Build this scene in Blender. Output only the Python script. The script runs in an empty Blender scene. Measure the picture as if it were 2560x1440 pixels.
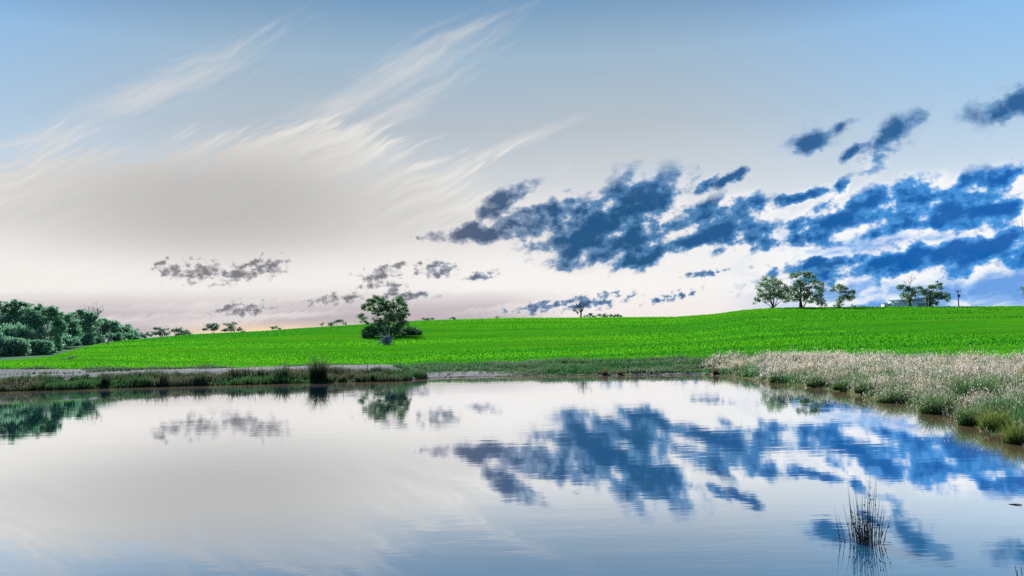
import bpy, math, random
import numpy as np
from mathutils import Matrix

rad = math.radians
sc = bpy.context.scene
COL = sc.collection

# ------------------------------------------------------------------ camera
F = 2000.0                      # focal length in photo pixels (2560 wide)
PITCH, ROLL = rad(3.8), rad(1.35)
CAMZ = 2.8
cam_d = bpy.data.cameras.new('camera')
cam_d.sensor_width = 36.0
cam_d.lens = F / 2560 * 36
cam_d.clip_start, cam_d.clip_end = 0.05, 20000
cam = bpy.data.objects.new('camera', cam_d)
COL.objects.link(cam)
cam.matrix_world = (Matrix.Translation((0, 0, CAMZ)) @ Matrix.Rotation(rad(90) + PITCH, 4, 'X')
                    @ Matrix.Rotation(-ROLL, 4, 'Z'))
sc.camera = cam

def ray(px, py):
    """world direction of a photo pixel, scaled to unit horizontal length"""
    u, v = (px - 1280) / F, (720 - py) / F
    c, s = math.cos(ROLL), math.sin(ROLL)
    u, v = u * c + v * s, -u * s + v * c
    d = np.array([u, math.cos(PITCH) - v * math.sin(PITCH), math.sin(PITCH) + v * math.cos(PITCH)])
    return d / math.hypot(d[0], d[1])

def at(px, py, r):
    return ray(px, py) * r + np.array([0, 0, CAMZ])

def azel(px, py):
    d = ray(px, py)
    return math.degrees(math.atan2(d[0], d[1])), math.degrees(math.atan(d[2]))

def srgb(r, g, b):
    f = lambda c: (c / 255 / 12.92) if c < 10.3 else ((c / 255 + 0.055) / 1.055) ** 2.4
    return (f(r), f(g), f(b))

# ------------------------------------------------------------------ exposure
EXPOSURE = 1.8
sc.view_settings.view_transform = 'Standard'
sc.view_settings.look = 'None'
sc.view_settings.exposure = EXPOSURE
sc.view_settings.gamma = 1.0
sc.view_settings.use_curve_mapping = False
sc.render.engine = 'CYCLES'
sc.cycles.use_denoising = False
sc.cycles.max_bounces = 6
sc.cycles.caustics_reflective = False
sc.cycles.caustics_refractive = False
sc.cycles.sample_clamp_indirect = 4.0

# ------------------------------------------------------------------ sun
SUN_AZ, SUN_EL = -20.0, 27.0
sun_d = bpy.data.lights.new('sun', 'SUN')
sun_d.energy = 4.2
sun_d.angle = rad(7)
sun_d.color = (1.0, 0.94, 0.84)
sun = bpy.data.objects.new('sun', sun_d)
COL.objects.link(sun)
sun.location = (0, 0, 50)
sun.rotation_euler = (rad(90 - SUN_EL), 0, rad(180 - SUN_AZ))

# ------------------------------------------------------------------ node helper
class G:
    def __init__(self, tree):
        self.t = tree
    def n(self, typ, **kw):
        x = self.t.nodes.new(typ)
        for k, v in kw.items():
            setattr(x, k, v)
        return x
    def put(self, sock, v):
        if v is None:
            return
        if hasattr(v, 'is_output'):
            self.t.links.new(v, sock)
        else:
            try:
                sock.default_value = v
            except Exception:
                sock.default_value = tuple(v) + (1.0,)
    def m(self, op, a, b=None, c=None, clamp=False):
        x = self.n('ShaderNodeMath', operation=op, use_clamp=clamp)
        for i, v in enumerate((a, b, c)):
            self.put(x.inputs[i], v)
        return x.outputs[0]
    def vm(self, op, a, b=None):
        x = self.n('ShaderNodeVectorMath', operation=op)
        self.put(x.inputs[0], a)
        if op == 'SCALE':
            self.put(x.inputs['Scale'], b)
        else:
            self.put(x.inputs[1], b)
        return x.outputs['Value'] if op in ('LENGTH', 'DOT_PRODUCT', 'DISTANCE') else x.outputs[0]
    def ss(self, v, lo, hi, a=0.0, b=1.0):
        x = self.n('ShaderNodeMapRange', interpolation_type='SMOOTHSTEP')
        for i, k in enumerate((v, lo, hi, a, b)):
            self.put(x.inputs[i], k)
        return x.outputs[0]
    def lin(self, v, lo, hi, a=0.0, b=1.0):
        x = self.n('ShaderNodeMapRange', clamp=True)
        for i, k in enumerate((v, lo, hi, a, b)):
            self.put(x.inputs[i], k)
        return x.outputs[0]
    def mix(self, f, a, b):
        x = self.n('ShaderNodeMix', data_type='RGBA')
        self.put(x.inputs[0], f)
        self.put(x.inputs[6], a)
        self.put(x.inputs[7], b)
        return x.outputs[2]
    def ramp(self, v, stops, interp='LINEAR'):
        x = self.n('ShaderNodeValToRGB')
        x.color_ramp.interpolation = interp
        el = x.color_ramp.elements
        while len(el) < len(stops):
            el.new(0.5)
        for e, (p, c) in zip(el, stops):
            e.position = p
            e.color = tuple(c) + (1.0,)
        self.put(x.inputs[0], v)
        return x.outputs[0]
    def noise(self, vec, scale, detail=4.0, rough=0.5, lac=2.0, dist=0.0, color=False, dim='3D', w=None):
        x = self.n('ShaderNodeTexNoise', noise_dimensions=dim)
        self.put(x.inputs['Vector'], vec)
        x.inputs['Scale'].default_value = scale
        x.inputs['Detail'].default_value = detail
        x.inputs['Roughness'].default_value = rough
        x.inputs['Lacunarity'].default_value = lac
        x.inputs['Distortion'].default_value = dist
        if w is not None:
            x.inputs['W'].default_value = w
        return x.outputs['Color'] if color else x.outputs['Fac']
    def mapping(self, vec, loc=(0, 0, 0), rot=(0, 0, 0), scale=(1, 1, 1), typ='POINT'):
        x = self.n('ShaderNodeMapping', vector_type=typ)
        self.put(x.inputs['Vector'], vec)
        x.inputs['Location'].default_value = loc
        x.inputs['Rotation'].default_value = rot
        x.inputs['Scale'].default_value = scale
        return x.outputs[0]
    def xyz(self, x, y, z):
        c = self.n('ShaderNodeCombineXYZ')
        for i, v in enumerate((x, y, z)):
            self.put(c.inputs[i], v)
        return c.outputs[0]
    def sep(self, v):
        s = self.n('ShaderNodeSeparateXYZ')
        self.put(s.inputs[0], v)
        return s.outputs[0], s.outputs[1], s.outputs[2]

# ------------------------------------------------------------------ sky
def build_world():
    w = bpy.data.worlds.new('World')
    sc.world = w
    w.use_nodes = True
    w.cycles.sampling_method = 'MANUAL'
    w.cycles.sample_map_resolution = 512
    t = w.node_tree
    t.nodes.clear()
    g = G(t)
    STR = 0.1
    K = 1.0 / (STR * 2 ** EXPOSURE)
    kc = lambda *s: tuple(K * v for v in srgb(*s))
    tc = g.n('ShaderNodeTexCoord').outputs['Generated']
    x, y, z = g.sep(tc)
    az = g.m('MULTIPLY', g.m('ARCTAN2', x, y), 180 / math.pi)
    elr = g.m('MULTIPLY', g.m('ARCSINE', z), 180 / math.pi)
    el = g.m('ABSOLUTE', elr)
    P = g.xyz(az, el, 1.0)

    def lincomb(vec, rows):
        """cheap affine map of (az, el, 1): rows of 3 coefficients"""
        r = [g.vm('DOT_PRODUCT', vec, k) for k in rows]
        return g.xyz(r[0], r[1], 0.0)

    def rs(vec, rot, sx, sy, ox=0.0, oy=0.0):
        c_, s_ = math.cos(rad(rot)), math.sin(rad(rot))
        return lincomb(vec, [(c_ * sx, s_ * sx, ox), (-s_ * sy, c_ * sy, oy)])

    def nz(vec, scale, detail, rough):
        return g.noise(vec, scale, detail, rough, dim='2D')

    # clear air: a Nishita sky under a thin high veil that whitens towards the horizon
    sky = g.n('ShaderNodeTexSky', sky_type='NISHITA')
    sky.sun_disc = False
    sky.sun_elevation = rad(SUN_EL)
    sky.sun_rotation = rad(SUN_AZ)
    sky.air_density, sky.dust_density, sky.ozone_density = 1.0, 1.5, 2.0
    e60 = g.m('DIVIDE', el, 60.0)
    near = g.ramp(e60, [
        (0.0, srgb(240, 226, 220)), (0.06, srgb(248, 244, 241)), (0.12, srgb(240, 240, 239)),
        (0.19, srgb(204, 210, 215)), (0.25, srgb(178, 190, 200)), (0.33, srgb(151, 180, 203)),
        (0.40, srgb(98, 146, 187)), (0.52, srgb(58, 114, 162)), (1.0, srgb(46, 90, 146))])
    far = g.ramp(e60, [
        (0.0, srgb(238, 240, 248)), (0.06, srgb(236, 241, 248)), (0.13, srgb(216, 230, 242)),
        (0.19, srgb(186, 210, 232)), (0.25, srgb(158, 199, 233)), (0.33, srgb(132, 186, 236)),
        (0.40, srgb(48, 118, 194)), (0.52, srgb(16, 84, 156)), (1.0, srgb(34, 84, 148))])
    off = g.m('ABSOLUTE', g.m('ADD', az, 12.0))
    base = g.mix(g.ss(g.m('ABSOLUTE', g.m('ADD', az, 4.0)), 12.0, 40.0), near, far)
    base = g.vm('SCALE', base, K)
    base = g.mix(0.05, base, g.vm('MINIMUM', sky.outputs[0], (K, K, K)))

    def ell(px, py, rx, ry, rot=0.0):
        a, e = azel(px, py)
        return (a, e, rx / 34.9, ry / 34.9, rad(rot + math.degrees(ROLL)))

    def field(vec, blobs, k=0.3, grow=1.0):
        """distance field of a list of ellipses: 0 at a centre, 1 on a rim"""
        cur = None
        for (a, e, rx, ry, r) in blobs:
            c_, s_ = math.cos(r), math.sin(r)
            rx, ry = rx * grow, ry * grow
            ua = (c_ / rx, s_ / rx, -(c_ * a + s_ * e) / rx)
            va = (-s_ / ry, c_ / ry, (s_ * a - c_ * e) / ry)
            u = g.vm('DOT_PRODUCT', vec, ua)
            v = g.vm('DOT_PRODUCT', vec, va)
            d = g.m('MULTIPLY_ADD', u, u, g.m('MULTIPLY', v, v))
            cur = d if cur is None else g.m('SMOOTH_MIN', cur, d, k)
        return g.m('POWER', g.m('MAXIMUM', cur, 0.0), 0.5)

    def warped(vec, src, scale, detail, rough, ax, ay):
        n1 = nz(src, scale, detail, rough)
        n2 = nz(g.vm('ADD', src, (17.3, 9.1, 0.0)), scale, detail, rough)
        o = g.xyz(g.m('MULTIPLY_ADD', n1, ax, -0.5 * ax), g.m('MULTIPLY_ADD', n2, ay, -0.5 * ay), 0.0)
        return g.vm('ADD', vec, o), o

    BIG = [ell(1215, 583, 115, 24, 2), ell(1345, 545, 120, 48, 12), ell(1500, 555, 150, 62, 6), ell(1600, 505, 120, 66, 20),
           ell(1475, 615, 150, 52, -6), ell(1570, 600, 130, 50, 0), ell(1262, 503, 75, 28, 22), ell(1610, 645, 62, 22, 8),
           ell(1795, 565, 120, 58, 4), ell(1850, 522, 58, 32, 12), ell(1880, 595, 60, 24, -6), ell(1765, 463, 46, 16, 42),
           ell(1832, 446, 44, 14, 16),
           ell(2085, 552, 90, 44, 4), ell(2030, 598, 60, 20, 2), ell(2185, 528, 80, 50, 8), ell(2290, 500, 85, 46, 4),
           ell(2430, 508, 110, 60, 4), ell(2350, 548, 110, 30, 0), ell(2005, 487, 50, 14, 14), ell(2095, 472, 36, 16, 30), ell(2500, 470, 60, 26, 10),
           ell(2290, 648, 280, 30, 5), ell(2500, 622, 150, 40, 8), ell(2070, 660, 130, 16, 3),
           ell(2030, 348, 62, 30, 16), ell(2095, 318, 34, 14, 22), ell(2238, 338, 84, 32, 44), ell(2145, 378, 38, 16, 30),
           ell(2540, 256, 105, 34, 8)]
    SMALL = [ell(420, 674, 26, 24, 0), ell(502, 680, 62, 26, 0), ell(596, 682, 62, 26, 6), ell(636, 656, 36, 13, 42), ell(674, 668, 42, 22, 22),
             ell(945, 692, 54, 24, 14), ell(982, 668, 42, 14, 12), ell(1088, 672, 58, 22, -4), ell(1205, 690, 38, 12, 6),
             ell(1052, 590, 22, 8, 12), ell(846, 748, 84, 15, 3), ell(985, 728, 30, 22, 40), ell(1010, 742, 80, 14, 2),
             ell(1470, 756, 105, 17, 7), ell(1370, 766, 110, 14, 2), ell(1680, 742, 66, 10, 12),
             ell(1762, 684, 62, 8, 0), ell(598, 772, 70, 18, 6)]

    def detail(lo_az, hi_az, left, right, big):
        """everything that floats in one sector of the sky"""
        c = base
        W1, _ = warped(P, P, 0.16, 2, 0.5, 2.6, 1.6)
        if left:
            # high cirrus: streaks combed towards the upper right
            str1 = nz(rs(W1, 25, 0.10, 1.2), 1.0, 6, 0.62)
            str2 = nz(rs(W1, 32, 0.26, 2.2), 1.0, 5, 0.65)
            strk = g.m('MULTIPLY_ADD', str1, 0.62, g.m('MULTIPLY', str2, 0.38))
            cir = field(P, [
                ell(990, 190, 450, 62, 25), ell(840, 258, 230, 50, 20), ell(400, 225, 350, 60, 27),
                ell(1020, 268, 230, 40, 27), ell(1250, 372, 300, 20, 17), ell(940, 380, 190, 50, -28),
                ell(1090, 455, 190, 55, 6), ell(120, 345, 200, 30, 16)])
            ci = g.m('MULTIPLY_ADD', g.m('SUBTRACT', strk, 0.5), 2.5, g.m('SUBTRACT', 1.1, cir))
            c = g.mix(g.m('MULTIPLY', g.ss(ci, 0.0, 1.5), 0.66), c, kc(222, 220, 219))
            # grey veil in front of the low sun, its upper rim combed out
            vcore = field(P, [ell(560, 505, 640, 215, 0)])
            ve = field(P, [ell(520, 600, 800, 228, 3), ell(690, 420, 280, 96, 14), ell(140, 545, 420, 115, 8),
                           ell(1020, 540, 220, 110, -8)], 0.3)
            comb = g.m('MULTIPLY', g.ss(el, 6.5, 10.5), -1.5)
            ve = g.m('MULTIPLY_ADD', g.m('SUBTRACT', strk, 0.5), comb, ve)
            rim = g.mix(g.ss(el, 8.5, 5.0), srgb(221, 220, 217), srgb(242, 238, 234))
            vcol = g.mix(g.ss(vcore, 0.1, 0.95), srgb(192, 191, 190), rim)
            tex = g.m('MULTIPLY', g.m('SUBTRACT', strk, 0.5), g.m('MULTIPLY', g.ss(el, 6.5, 10.0, 0.12, 1.0), g.ss(vcore, 0.35, 0.85, 0.06, 0.70)))
            c = g.mix(g.ss(ve, 1.12, 0.72), c, g.vm('SCALE', vcol, g.m('MULTIPLY', g.m('ADD', tex, 1.0), K)))
            # low bands along the horizon, mauve on the sun's side
            WB = g.vm('ADD', P, g.xyz(0.0, g.m('MULTIPLY_ADD', str2, 0.9, -0.45), 0.0))
            bn = nz(rs(WB, 3, 0.04, 0.75), 1.0, 3, 0.5)
            lowm = g.m('MULTIPLY', g.ss(el, 4.4, 1.9), g.ss(az, 13.0, -2.0))
            band = g.ss(g.m('MULTIPLY_ADD', lowm, 0.22, bn), 0.40, 0.76)
            c = g.mix(g.m('MULTIPLY', g.m('MULTIPLY', band, lowm), 0.92), c, kc(188, 176, 183))
            glow = g.m('MULTIPLY', g.ss(el, 2.0, 0.9), g.ss(g.m('ABSOLUTE', g.m('ADD', az, 17.5)), 8.0, 1.0))
            c = g.mix(g.m('MULTIPLY', glow, 0.9), c, kc(255, 224, 180))
        if right:
            # broken stratus low on the right
            sp, _ = warped(rs(P, 6, 0.42, 1.2), P, 0.35, 3, 0.5, 1.2, 1.2)
            s1 = g.m('ADD', nz(sp, 0.62, 6, 0.58), g.ss(el, 5.5, 3.5, 0.0, -0.085))
            rlow = g.m('MULTIPLY', g.ss(az, 14.0, 23.0), g.ss(el, 10.0, 6.0))
            rcol = g.ramp(s1, [(0.30, srgb(86, 152, 226)), (0.40, srgb(140, 187, 240)), (0.48, srgb(208, 225, 247)),
                               (0.58, srgb(250, 251, 252))])
            c = g.mix(g.m('MULTIPLY', rlow, 0.92), c, g.vm('SCALE', rcol, K))
        # cumulus, dark and blue away from the sun with bright thin edges
        CW, wo = warped(P, P, 0.40, 4, 0.6, 2.0, 1.4)
        nP = rs(P, 8, 0.8, 1.15)
        dark = g.mix(g.ss(az, -12.0, 6.0), srgb(108, 108, 116), g.mix(g.ss(az, 8.0, 30.0), srgb(14, 82, 132), srgb(8, 96, 176)))
        mid = g.mix(g.ss(az, -12.0, 10.0), srgb(176, 173, 177), g.mix(g.ss(az, 10.0, 30.0), srgb(84, 138, 186), srgb(72, 156, 228)))
        dark = g.mix(g.m('MULTIPLY', g.ss(el, 9.5, 12.5), g.ss(az, 0.0, 12.0)), dark, srgb(16, 88, 146))
        mid = g.mix(g.m('MULTIPLY', g.ss(el, 9.5, 12.5), g.ss(az, 0.0, 12.0)), mid, srgb(88, 140, 190))
        lite = g.mix(g.ss(off, 10.0, 38.0), srgb(232, 228, 227), srgb(250, 250, 251))
        lite = g.mix(g.ss(el, 9.5, 13.0), lite, srgb(176, 198, 222))

        def cloud(c, D, f1, relief, namp, lo, hi, clo, chi, amax):
            dens = g.m('MULTIPLY_ADD', g.m('SUBTRACT', f1, 0.5), namp, g.m('SUBTRACT', 1.0, D))
            a = g.m('MULTIPLY', g.ss(dens, lo, hi), amax)
            core = g.lin(g.m('ADD', dens, relief), clo, chi)
            col = g.mix(g.ss(core, 0.0, 0.5), lite, mid)
            col = g.mix(g.ss(core, 0.35, 1.0), col, dark)
            return g.mix(a, c, g.vm('SCALE', col, K))
        sm = [b for b in SMALL if lo_az - 5 < b[0] < hi_az + 5]
        if sm:
            D2 = field(g.vm('ADD', P, g.vm('SCALE', wo, 0.45)), sm, 0.25, 1.25)
            fs = nz(nP, 1.7, 5, 0.62)
            fr = nz(g.vm('ADD', nP, (-0.25, 0.25, 0.0)), 1.7, 3, 0.58)
            c = cloud(c, D2, fs, g.m('MULTIPLY', g.m('SUBTRACT', fs, fr), 1.6), 2.2, 0.0, 0.65, 0.05, 1.25, 0.92)
        if big:
            f1 = nz(nP, 0.6, 7, 0.58)
            f2 = nz(g.vm('ADD', nP, (-0.45, 0.6, 0.0)), 0.6, 5, 0.58)
            f3 = nz(g.vm('ADD', nP, (31.0, 7.0, 0.0)), 0.45, 4, 0.58)
            relief = g.m('MULTIPLY_ADD', g.m('SUBTRACT', f1, f2), 1.3, g.m('MULTIPLY', g.m('SUBTRACT', f3, 0.5), -1.3 if right else -0.9))
            D1 = field(CW, [b for b in BIG if lo_az - 12 < b[0] < hi_az + 12], 0.3, 1.42 if right else 1.46)
            c = cloud(c, D1, f1, relief, 0.85 if right else 0.9, -0.12, g.lin(el, 8.0, 14.0, 0.32, 0.9), 0.08, 0.92, g.lin(el, 9.0, 14.0, 0.98, 0.93))
        b = g.n('ShaderNodeBackground')
        t.links.new(c, b.inputs[0])
        b.inputs[1].default_value = STR
        return b.outputs[0]

    def pick(fac, a, b):
        ms = g.n('ShaderNodeMixShader')
        t.links.new(fac, ms.inputs[0])
        t.links.new(a, ms.inputs[1])
        t.links.new(b, ms.inputs[2])
        return ms.outputs[0]
    sect = pick(g.m('GREATER_THAN', az, -10.0), detail(-50, -10, True, False, False),
                pick(g.m('GREATER_THAN', az, 13.5), detail(-10, 13.5, True, False, True), detail(13.5, 50, False, True, True)))

    # ---- the rest of the sky: the same air with scattered cloud of the same kind
    gn = nz(rs(P, 5, 0.07, 0.17), 1.0, 5, 0.55)
    ga = g.m('MULTIPLY', g.ss(gn, 0.50, 0.64), g.m('MULTIPLY', g.ss(el, 24.0, 14.0), g.ss(g.m('ABSOLUTE', az), 50.0, 60.0)))
    gc = g.mix(g.ss(gn, 0.54, 0.72), kc(236, 238, 244), kc(92, 130, 182))
    cs = g.mix(g.m('MULTIPLY', ga, 0.9), base, gc)
    cs = g.mix(g.ss(elr, 0.0, -2.0), cs, tuple(K * v for v in (0.10, 0.13, 0.09)))
    bgs = g.n('ShaderNodeBackground')
    t.links.new(cs, bgs.inputs[0])
    bgs.inputs[1].default_value = STR
    inframe = g.m('MULTIPLY', g.m('LESS_THAN', g.m('ABSOLUTE', az), 50.0),
                  g.m('MULTIPLY', g.m('LESS_THAN', el, 30.0), g.m('GREATER_THAN', elr, -0.02)))
    ms = pick(inframe, bgs.outputs[0], sect)
    out = g.n('ShaderNodeOutputWorld')
    t.links.new(ms, out.inputs[0])

build_world()

# ------------------------------------------------------------------ mesh helpers
def tag(o, label=None, cat=None, group=None, kind=None):
    if label: o['label'] = label
    if cat: o['category'] = cat
    if group: o['group'] = group
    if kind: o['kind'] = kind
    return o

def empty(name, loc, label, cat, group=None):
    o = bpy.data.objects.new(name, None)
    o.location = tuple(float(v) for v in loc)
    COL.objects.link(o)
    return tag(o, label, cat, group)

def mesh(name, verts, faces, mat, parent=None, attrs=None, smooth=False, origin=None):
    """faces: list of (n,k) int arrays, each with one polygon size k"""
    verts = np.asarray(verts, dtype=np.float64)
    if origin is not None:
        verts = verts - np.asarray(origin)
    me = bpy.data.meshes.new(name)
    me.vertices.add(len(verts))
    me.vertices.foreach_set('co', verts.astype(np.float32).ravel())
    faces = [np.asarray(f, dtype=np.int32) for f in faces if len(f)]
    loops = np.concatenate([f.ravel() for f in faces])
    totals = np.concatenate([np.full(len(f), f.shape[1], dtype=np.int32) for f in faces])
    starts = np.concatenate([[0], np.cumsum(totals)[:-1]]).astype(np.int32)
    me.loops.add(len(loops))
    me.loops.foreach_set('vertex_index', loops)
    me.polygons.add(len(totals))
    me.polygons.foreach_set('loop_start', starts)
    me.polygons.foreach_set('loop_total', totals)
    if smooth:
        me.polygons.foreach_set('use_smooth', np.ones(len(totals), dtype=bool))
    for k, a in (attrs or {}).items():
        a = np.asarray(a, dtype=np.float32)
        if a.ndim == 1:
            at_ = me.attributes.new(k, 'FLOAT', 'POINT')
            at_.data.foreach_set('value', a)
        else:
            at_ = me.attributes.new(k, 'FLOAT_COLOR', 'POINT')
            at_.data.foreach_set('color', np.concatenate([a, np.ones((len(a), 1), np.float32)], 1).ravel())
    me.update(calc_edges=True)
    me.validate()
    me.materials.append(mat)
    o = bpy.data.objects.new(name, me)
    COL.objects.link(o)
    if parent is not None:
        o.parent = parent
        if origin is None:
            o.matrix_parent_inverse = parent.matrix_world.inverted()
            o.location = tuple(-v for v in parent.location)
            o.matrix_parent_inverse = Matrix.Identity(4)
    elif origin is not None:
        o.location = tuple(float(v) for v in origin)
    return o

def mat(name, build):
    m = bpy.data.materials.new(name)
    m.use_nodes = True
    t = m.node_tree
    t.nodes.clear()
    g = G(t)
    sh = build(g)
    out = g.n('ShaderNodeOutputMaterial')
    t.links.new(sh, out.inputs[0])
    return m

def diff(g, col, rough=0.0, normal=None):
    b = g.n('ShaderNodeBsdfDiffuse')
    g.put(b.inputs['Color'], col)
    b.inputs['Roughness'].default_value = rough
    if normal is not None:
        g.put(b.inputs['Normal'], normal)
    return b.outputs[0]

def leafy(g, col, trans, tcol=None, gloss=0.0):
    d = diff(g, col)
    tr = g.n('ShaderNodeBsdfTranslucent')
    g.put(tr.inputs['Color'], tcol if tcol is not None else col)
    ms = g.n('ShaderNodeMixShader')
    ms.inputs[0].default_value = trans
    g.t.links.new(d, ms.inputs[1])
    g.t.links.new(tr.outputs[0], ms.inputs[2])
    s = ms.outputs[0]
    if gloss:
        gl = g.n('ShaderNodeBsdfGlossy')
        gl.inputs['Roughness'].default_value = 0.45
        m2 = g.n('ShaderNodeMixShader')
        m2.inputs[0].default_value = gloss
        g.t.links.new(s, m2.inputs[1])
        g.t.links.new(gl.outputs[0], m2.inputs[2])
        s = m2.outputs[0]
    return s

def attr(g, name, color=False):
    a = g.n('ShaderNodeAttribute', attribute_name=name)
    return a.outputs['Color'] if color else a.outputs['Fac']

def bump(g, h, strength, dist):
    b = g.n('ShaderNodeBump')
    b.inputs['Strength'].default_value = strength
    b.inputs['Distance'].default_value = dist
    g.put(b.inputs['Height'], h)
    return b.outputs[0]

def objco(g):
    return g.n('ShaderNodeNewGeometry').outputs['Position']

# ------------------------------------------------------------------ terrain
def shore_pts():
    px = [(-420, 1010), (-200, 992), (0, 979), (150, 975), (320, 969), (480, 965), (640, 961), (800, 957), (930, 954), (1010, 953),
          (1050, 947), (1110, 944), (1250, 941), (1400, 941), (1500, 940), (1640, 938), (1760, 937), (1830, 941),
          (1900, 952), (1990, 962), (2080, 975), (2150, 988), (2200, 1004), (2290, 1012), (2330, 1032), (2400, 1045), (2420, 1062),
          (2470, 1076), (2560, 1116), (2640, 1165)]
    out = []
    for p in px:
        d = ray(*p)
        out.append((math.degrees(math.atan2(d[0], d[1])), -CAMZ / d[2]))
    return [(-88, 26), (-70, 38), (-55, 47)] + out + [(50, 11.5), (65, 8.0), (80, 6.3), (88, 5.6)]
SH = np.array(shore_pts())

def z_at(px, py, r):
    return CAMZ + ray(px, py)[2] * r

def tabz(rows):
    """rows (px, py, r) -> arrays az, r, z"""
    a = np.array([(azel(px, py)[0], r, z_at(px, py, r)) for px, py, r in rows])
    return a[:, 0], a[:, 1], a[:, 2]
FB = tabz([(-300, 927, 74), (0, 925, 76), (300, 922, 78), (600, 921, 79), (900, 918, 80), (1100, 914, 79), (1400, 906, 77), (1700, 902, 74),
           (1900, 897, 71), (2100, 897, 67), (2300, 900, 63), (2560, 905, 58), (2800, 915, 52)])
CR = tabz([(-300, 880, 190), (0, 872, 195), (150, 862, 205), (270, 856, 215), (480, 837, 235), (640, 829.5, 250), (900, 812, 270), (1060, 802, 285),
           (1280, 796, 300), (1500, 794.5, 305), (1690, 793, 310), (1780, 786.5, 300), (1860, 776, 290), (1920, 771.5, 285), (2000, 769.5, 285),
           (2250, 768, 290), (2560, 766.5, 300), (2900, 770, 300)])

def pchip(xk, yk, x):
    h = np.diff(xk); d = np.diff(yk) / h
    m = np.zeros_like(yk)
    for i in range(1, len(xk) - 1):
        if d[i - 1] * d[i] > 0:
            w1, w2 = 2 * h[i] + h[i - 1], h[i] + 2 * h[i - 1]
            m[i] = (w1 + w2) / (w1 / d[i - 1] + w2 / d[i])
    m[0], m[-1] = d[0], d[-1]
    i = np.clip(np.searchsorted(xk, x) - 1, 0, len(h) - 1)
    s = np.clip((x - xk[i]) / h[i], 0, 1)
    return ((1 + 2 * s) * (1 - s) ** 2 * yk[i] + s * (1 - s) ** 2 * h[i] * m[i] + s * s * (3 - 2 * s) * yk[i + 1]
            + s * s * (s - 1) * h[i] * m[i + 1])

def sstep(x, a, b):
    t_ = np.clip((x - a) / (b - a), 0, 1)
    return t_ * t_ * (3 - 2 * t_)

def column(a):
    """control points (range, height) of the land along one azimuth (degrees)"""
    front = 1 - sstep(abs(a), 84, 96)
    rs_ = float(np.interp(a, SH[:, 0], SH[:, 1]))
    rs_ += 0.25 * math.sin(a * 2.1) * (0.4 if rs_ < 40 else 1.0) + 0.12 * math.sin(a * 7.3 + 1)
    rf, zf = float(np.interp(a, FB[0], FB[1])), float(np.interp(a, FB[0], FB[2]))
    rc, zc = float(np.interp(a, CR[0], CR[1])), float(np.interp(a, CR[0], CR[2]))
    if abs(a) > 90:
        rs_ = 5.0
    rf = max(rf, rs_ + 10)
    rn = min(4.2 / max(math.cos(rad(a)), 0.25), 4.9)
    berm = 1 - sstep(a, -9.5, -6.0)
    lo = lambda p, q: p + (q - p) * berm
    xs = [0.0, 1.6, rn, max(rn + 0.3, rn + 2.0 if rs_ - rn > 8 else rn + 0.3)]
    zs = [1.25, 1.2, 0.0, -0.9]
    if abs(a) > 90 or rs_ - rn < 2.5:
        k = [(0.0, 1.25), (1.6, 1.2), (5.0, 0.9), (rf, max(zf, .6)), (rc, zc)]
    else:
        k = [(0.0, 1.25), (1.6, 1.2), (rn, 0.0), (rn + 1.0, -0.35), ((rn + rs_) / 2, -1.1), (rs_ - 1.0, -0.22), (rs_, 0.0),
             (rs_ + 0.5, 0.10), (rs_ + 2.2, lo(0.22, 0.42)), (rs_ + 4.8, lo(0.34, 1.0)), (rs_ + 7.0, lo(0.42, 1.08)), (rf, zf), (rf + 0.3 * (rc - rf), zf + 0.25 * (zc - zf)), (rf + 0.62 * (rc - rf), zf + 0.56 * (zc - zf)),
             (rf + 0.86 * (rc - rf), zf + 0.84 * (zc - zf)), (rc, zc)]
        if rf < rs_ + 9:
            k.pop(-6)
    k += [(rc + 60, zc - 2.2), (rc + 220, zc - 9), (2500, -30), (9000, -160)]
    k = np.array(k)
    # the crest is rounded: land keeps its slope up to it, then rolls over
    return k

AZ = np.unique(np.concatenate([np.arange(-180, -60, 4.0), np.arange(-60, -37, 0.5), np.arange(-37, 37, 0.11), np.arange(37, 60, 0.5),
                               np.arange(60, 180.1, 4.0)]))
AZ = AZ[AZ < 179.9]
NA = len(AZ)
NB, NF, NP = 84, 170, 16        # rows of bank, field, plain

rng = np.random.default_rng(7)
def vnoise(x, y, seed=0):
    """cheap value noise on arrays"""
    xi, yi = np.floor(x).astype(np.int64), np.floor(y).astype(np.int64)
    xf, yf = x - xi, y - yi
    def h(a, b):
        n = (a * 374761393 + b * 668265263 + seed * 1442695041) & 0x7fffffff
        n = ((n ^ (n >> 13)) * 1274126177) & 0x7fffffff
        return ((n ^ (n >> 16)) & 0xffff) / 65535.0
    u, v = xf * xf * (3 - 2 * xf), yf * yf * (3 - 2 * yf)
    return (h(xi, yi) * (1 - u) + h(xi + 1, yi) * u) * (1 - v) + (h(xi, yi + 1) * (1 - u) + h(xi + 1, yi + 1) * u) * v

COLS = [column(a) for a in AZ]
RF = np.array([np.interp(a, FB[0], FB[1]) for a in AZ])
RF = np.maximum(RF, np.array([np.interp(a, SH[:, 0], SH[:, 1]) for a in AZ]) + 10)
RC = np.array([np.interp(a, CR[0], CR[1]) for a in AZ])

def height(a_deg, r):
    """terrain height at single azimuth / range (arrays allowed for r)"""
    i = int(np.argmin(np.abs(AZ - a_deg)))
    return pchip(COLS[i][:, 0], COLS[i][:, 1], np.asarray(r, dtype=float))

def ground_at(a_deg, r):
    a = rad(a_deg)
    return np.array([math.sin(a) * r, math.cos(a) * r, float(height(a_deg, r))])

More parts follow.
